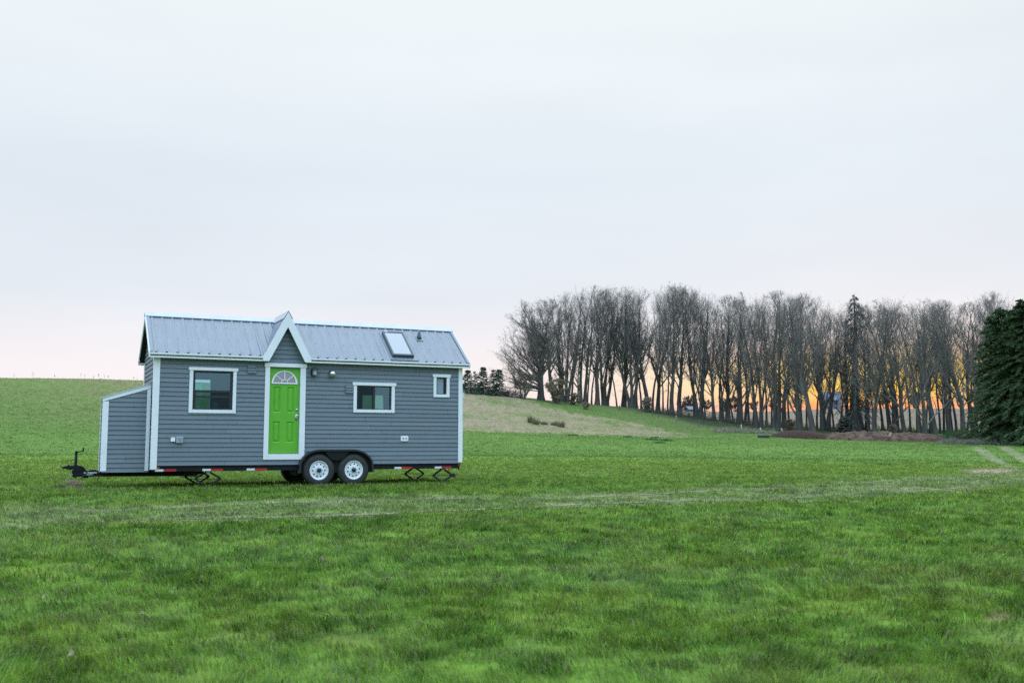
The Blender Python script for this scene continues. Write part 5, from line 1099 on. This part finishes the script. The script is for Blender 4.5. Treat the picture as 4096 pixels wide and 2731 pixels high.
for k, (px, py, rd, lab) in enumerate(((2602, 1759, .35, 'small dark green weed clump nearest the house of those below the pale slope'), (2640, 1760, .5, 'wide dark green weed clump in the field below the pale slope'), (2669, 1763, .35, 'round dark green weed clump nearest the trees, beside the wide one'), (2638, 1772, .3, 'tiny dark weed clump nearest the camera among those below the pale slope'), (2508, 1748, .25, 'tiny dark weed clump at the foot of the pale slope, apart from the others'), (2618, 1751, .25, 'tiny dark weed clump on the edge of the pale slope above the others'), (2293, 1741, .3, 'brownish weed clump on the field edge below the rush tufts'), (3537, 1859, .30, 'dark weed clump alone in the green field below the brown debris bank'), (3744, 1871, .45, 'wide dark weed clump farther from the bare soil patch near the side track'), (3830, 1867, .35, 'dark brownish weed clump just beside the bare soil patch'))):
    hh = hit(px, py); tuft(620 + k, .22 if px < 3300 else .14, 130, rd, m_weed, 'weed_clump', hh, lab, 'weed', 'weed clumps in the field', 1.5, .9)
o = tuft(640, .95, 1500, 1.0, mat('green_rank_grass', (.028, .105, .018), .9, noise=.4, nscale=2), 'green_bank', ground_at(3866, 104), 'low bank of bright green rank grass beside the dark conifer', 'grass bank', None, 1, .5)
o.scale = (2.3, 1.0, 1.2); o.rotation_euler = (0, 0, -math.atan2((3866 - 2048), FPX))
# ---- heaps of soil and debris
def heap(name, label, cat, pxc, r, hw_, hd2, ht, m, seed, bump_, flat=1.6):
    xs = np.linspace(-1.08, 1.08, 110); ys = np.linspace(-1.1, 1.1, 46); X, Y = np.meshgrid(xs, ys, indexing='ij')
    e = np.clip(1 - np.abs(X) ** flat - np.abs(Y) ** 2, 0, None) ** .75
    nA_ = fbm(X * hw_ * .9 + seed, Y * hd2 * .9, 3, seed); nB = fbm(X * hw_ * 3.2, Y * hd2 * 3.2, 3, seed + 3); nC = fbm(X * hw_ * 9, Y * hd2 * 9, 2, seed + 7)
    Zz = ht * e * (1 + bump_ * 1.6 * (nA_ - .5)) + (e > 0) * np.minimum(e * 4, 1) * ((nB - .5) * bump_ * ht * 1.3 + (nC - .5) * bump_ * ht * .7)
    cx, cy, cz = ground_at(pxc, r); th_ = -math.atan2(pxc - 2048, FPX); ca, sa = math.cos(th_), math.sin(th_)
    Wx = cx + X * hw_ * ca - Y * hd2 * sa; Wy = cy + X * hw_ * sa + Y * hd2 * ca; Gz = H(Wx, Wy); Vv = np.stack([Wx - cx, Wy - cy, Gz - .06 + Zz - cz], -1).reshape(-1, 3)
    ii = np.arange(X.size).reshape(X.shape); Ff = np.stack([ii[:-1, :-1], ii[1:, :-1], ii[1:, 1:], ii[:-1, 1:]], -1).reshape(-1, 4)
    o = np_mesh(name, Vv, [Ff], m, None, True); o.location = (cx, cy, cz); tag(o, label, cat); return o
heap('soil_heap', 'smooth dark red brown soil heap in front of the bare trees', 'soil heap', 3192, 104.0, 3.15, 1.3, .80, mat('dark_soil', (.022, .011, .007), .95, noise=.4, nscale=4, two=(.058, .026, .017), bump=.6, detail=9), 3, .14, 2.4)
heap('debris_bank', 'long lumpy pale brown bank of soil and roots beside the dark soil heap', 'soil heap', 3532, 104.0, 6.3, 1.5, .82, mat('debris_soil', (.025, .015, .010), .95, noise=.4, nscale=2.2, two=(.165, .100, .064), bump=.9, detail=10), 9, .42, 6)
heap('sand_heap', 'small pale sandy heap between the debris bank and the green bank', 'soil heap', 3752, 104.5, 1.3, .8, .78, mat('pale_sand', (.30, .24, .19), .95, noise=.2, nscale=4, bump=.3), 14, .15, 2.0)
heap('brush_bank', 'dull grey brown bank of dry brush in front of the dark conifer', 'soil heap', 3930, 99.0, 4.6, 1.2, .48, mat('dry_brush', (.055, .050, .042), .95, noise=.4, nscale=3, two=(.12, .10, .08), bump=.9, detail=10), 21, .35, 3)
st_ = MB(); cx, cy, cz = ground_at(3536, 102.6); st_.tube([(0, 0, .1), (.16, 0, .45), (.36, 0, .78)], [.09, .08, .05], 8); st_.tube([(.1, 0, .35), (-.18, .1, .55)], [.06, .03], 6); o = st_.build('dead_log', mat('dead_wood', (.30, .26, .22), .9, noise=.3, nscale=5), None, True); o.location = (cx, cy, cz + .05); tag(o, 'short pale dead log sticking up from the brown debris bank', 'log')
# ---- trough
cx, cy, cz = ground_at(3044, 101.5); tr_ = MB(); w, d, h = .58, .28, .25
tr_.box(-w, w, -d, -d + .03, 0, h); tr_.box(-w, w, d - .03, d, 0, h); tr_.box(-w, -w + .03, -d + .03, d - .03, 0, h); tr_.box(w - .03, w, -d + .03, d - .03, 0, h); tr_.box(-w + .03, w - .03, -d + .03, d - .03, .02, .05)
root = empty('water_trough', (cx, cy, cz), -math.atan2(3044 - 2048, FPX)); tr_.build('tank', mat('trough_plastic', (.030, .032, .04), .6), root); k = MB(); k.box(-w - .03, w + .03, -d - .03, -d + .04, h, h + .03); k.box(-w - .03, w + .03, d - .04, d + .03, h, h + .03); k.box(-w - .03, -w + .04, -d + .04, d - .04, h, h + .03); k.box(w - .04, w + .03, -d + .04, d - .04, h, h + .03); k.build('rim', m_greyp, root)
tag(root, 'low black water trough at the foot of the dark soil heap', 'trough')
# ---- fence posts
m_post = mat('grey_post', (.11, .105, .095), .9, noise=.3, nscale=6); m_postp = mat('pale_post', (.46, .45, .42), .8, noise=.2, nscale=5)
def post(px, py0, py1, w, lean_, m, label):
    hh = hit(px, py1); r = math.hypot(hh[0], hh[1]); h = (py1 - py0) / FPX * r; b = MB(); b.box(-w / 2, w / 2, -w / 2, w / 2, -.1, h * .94); b.prism([(-w / 2, -w / 2, h * .94), (w / 2, -w / 2, h * .94), (0, 0, h)], (0, .001, 0)) if False else b.tube([(0, 0, h * .94), (0, 0, h)], [w * .7, w * .35], 4)
    o = b.build('fence_post', m, None); o.location = hh; o.rotation_euler = (0, lean_, 0); tag(o, label, 'fence post', 'fence posts along the tree row'); return hh, h
post(2478, 1621, 1641, .13, 0, m_post, 'short dark fence post alone near the top of the green slope')
ha, h1 = post(2552, 1624, 1652, .12, .02, m_post, 'dark fence post holding the near end of the fallen rail')
post(2608, 1648, 1666, .10, .1, m_post, 'thin leaning fence post at the far end of the fallen rail')
post(2634, 1655, 1671, .09, 0, m_post, 'faint thin fence post between the fallen rail and the wide pale brown post')
post(2706, 1661, 1692, .17, -.02, mat('brown_post', (.20, .175, .13), .9, noise=.3, nscale=6), 'wide pale brown fence post below the thick clump of trunks')
post(2796, 1675, 1706, .09, .02, m_post, 'thin dark fence post next to the wide pale brown post')
post(2881, 1686, 1714, .08, 0, m_post, 'thin dark fence post next to the upright pale stake')
post(2967, 1697, 1718, .12, -.1, m_postp, 'pale stake standing nearly upright in the dry weeds')
post(3047, 1710, 1728, .13, -.35, m_postp, 'white leaning stake above the black trough')
post(3131, 1712, 1727, .14, -.4, m_postp, 'white leaning stake above the dark soil heap')
hb = hit(2599, 1650); k = MB(); k.bar((0, 0, .32), (hb[0] - ha[0], hb[1] - ha[1], hb[2] - ha[2] + .30), .07, .10); o = k.build('fence_rail', m_post, None); o.location = ha; tag(o, 'single dark fallen fence rail on the green slope under the trees', 'fence rail')
# ---- beyond the trees: house, shed, hedgerow bushes
m_slate = mat('distant_roof', (.11, .135, .18), .5, noise=.1, nscale=1); m_dw = mat('distant_wall', (.15, .165, .19), .8); m_win = mat('distant_window', (.03, .04, .05), .2)
def far_house(name, px, r, w, d, h, rh, label, rz=0.0, lift=0.0, wins=3, wall=None):
    cx, cy, cz = ground_at(px, r); root = empty(name, (cx, cy, cz - .3 + lift), rz); b = MB(); b.box(-w / 2, w / 2, -d / 2, d / 2, -1, h); b.prism([(-w / 2, -d / 2, h), (-w / 2, 0, h + rh - .15), (-w / 2, d / 2, h)], (w, 0, 0)); b.build('wall', wall or m_dw, root)
    q = MB()
    for s in (-1, 1): q.prism([(-w / 2 - .4, s * (d / 2 + .45), h - .2), (-w / 2 - .4, 0, h + rh + .05), (-w / 2 - .4, 0, h + rh - .1), (-w / 2 - .4, s * (d / 2 + .45), h - .36)], (w + .8, 0, 0))
    q.build('roof', m_slate, root)
    for i in range(wins):
        x = -w / 2 + w * (i + .5) / wins; f = MB(); f.box(x - .55, x + .55, -d / 2 - .05, -d / 2 + .05, h * .35, h * .78); f.build('window', m_win, root)
    tag(root, label, 'house'); return root
far_house('farmhouse', 3320, 318, 4.8, 4.6, 2.6, 2.4, 'distant pale house glimpsed between the trunks near the tall spruce', -.5, .6)
far_house('farm_shed', 2762, 262, 2.6, 2.6, 1.1, .6, 'tiny distant shed with pale roof on the brown field', .3, 0, 2, mat('dark_shed_wall', (.04, .07, .08), .8))
FB = bush(310, 4.2, 5, .25, 40, 1.7, tw=.02)
for k, (px, s) in enumerate(((2724, .9), (2762, 1.25), (2820, .9), (2890, 1.1), (2936, 1.2), (3010, .8), (3090, 1.0), (3180, .9), (3530, 1.3), (3650, 1.1))):
    x, y, z = ground_at(px, 322 + (k % 3) * 2); put_tree('hedgerow_bush', FB, (x, y, z - .3), k * 1.7, (s * 1.5, s * 1.5, s), m_bark2, m_bram, 'distant leafless bush on the far field horizon, %s counting away from the house' % ORD[k], 'bush', 'bushes on the far field horizon')

# ---- a few dead leaves and a dry stalk lying in the near grass
m_leaf = mat('dead_leaf', (.20, .18, .11), .8, noise=.3, nscale=20)
rl2 = random.Random(4)
for k, (px, py, s, lab) in enumerate(((1292, 2250, .045, 'pale dead leaf in the grass beyond the dry stalk'), (1411, 2238, .030, 'small pale dead leaf in the grass beside the larger one'), (731, 2280, .032, 'small tan dead leaf in the grass before the green door'), (830, 2282, .028, 'tiny tan dead leaf in the grass between the door and the wheels'), (168, 2410, .04, 'pale dead leaf in the grass below the tongue jack'), (279, 2645, .05, 'white dead leaf standing in the nearest grass under the tongue cupboard'), (566, 2475, .03, 'tan dead leaf in the grass halfway to the wheel track'), (3300, 2330, .032, 'single tan dead leaf in the near grass below the dark soil heap'))):
    hh = hit(px, py, 2.0); b = MB(); n = 10; pts = []
    for i in range(n): t = 2 * math.pi * i / n; pts.append(Vector((.7 * s * math.cos(t) * (1 + .2 * math.cos(2 * t)), s * .38 * math.sin(t), .012 * math.cos(2 * t))))
    b.prism(pts, (0, 0, .0015)); o = b.build('dead_leaf', m_leaf, None); o.location = (hh[0], hh[1], hh[2] + .042); o.rotation_euler = (rl2.uniform(-.6, .6), rl2.uniform(-.6, .6), rl2.uniform(0, 6)); tag(o, lab, 'leaf', 'dead leaves in the grass')
a_, b_ = hit(1440, 2318, 2.0), hit(1580, 2345, 2.0); k = MB(); pts = [Vector(a_).lerp(Vector(b_), t) + Vector((0, 0, .055 + .02 * math.sin(t * 9))) - Vector(a_) for t in np.linspace(0, 1, 9)]
k.tube(pts, [.0035] * 8 + [.002], 6); k.tube([pts[6], pts[6] + Vector((.05, .12, .03))], [.004, .002], 5); o = k.build('dry_stalk', m_leaf, None, True); o.location = a_; tag(o, 'long pale dry stalk lying in the near grass below the tandem wheels', 'stalk')
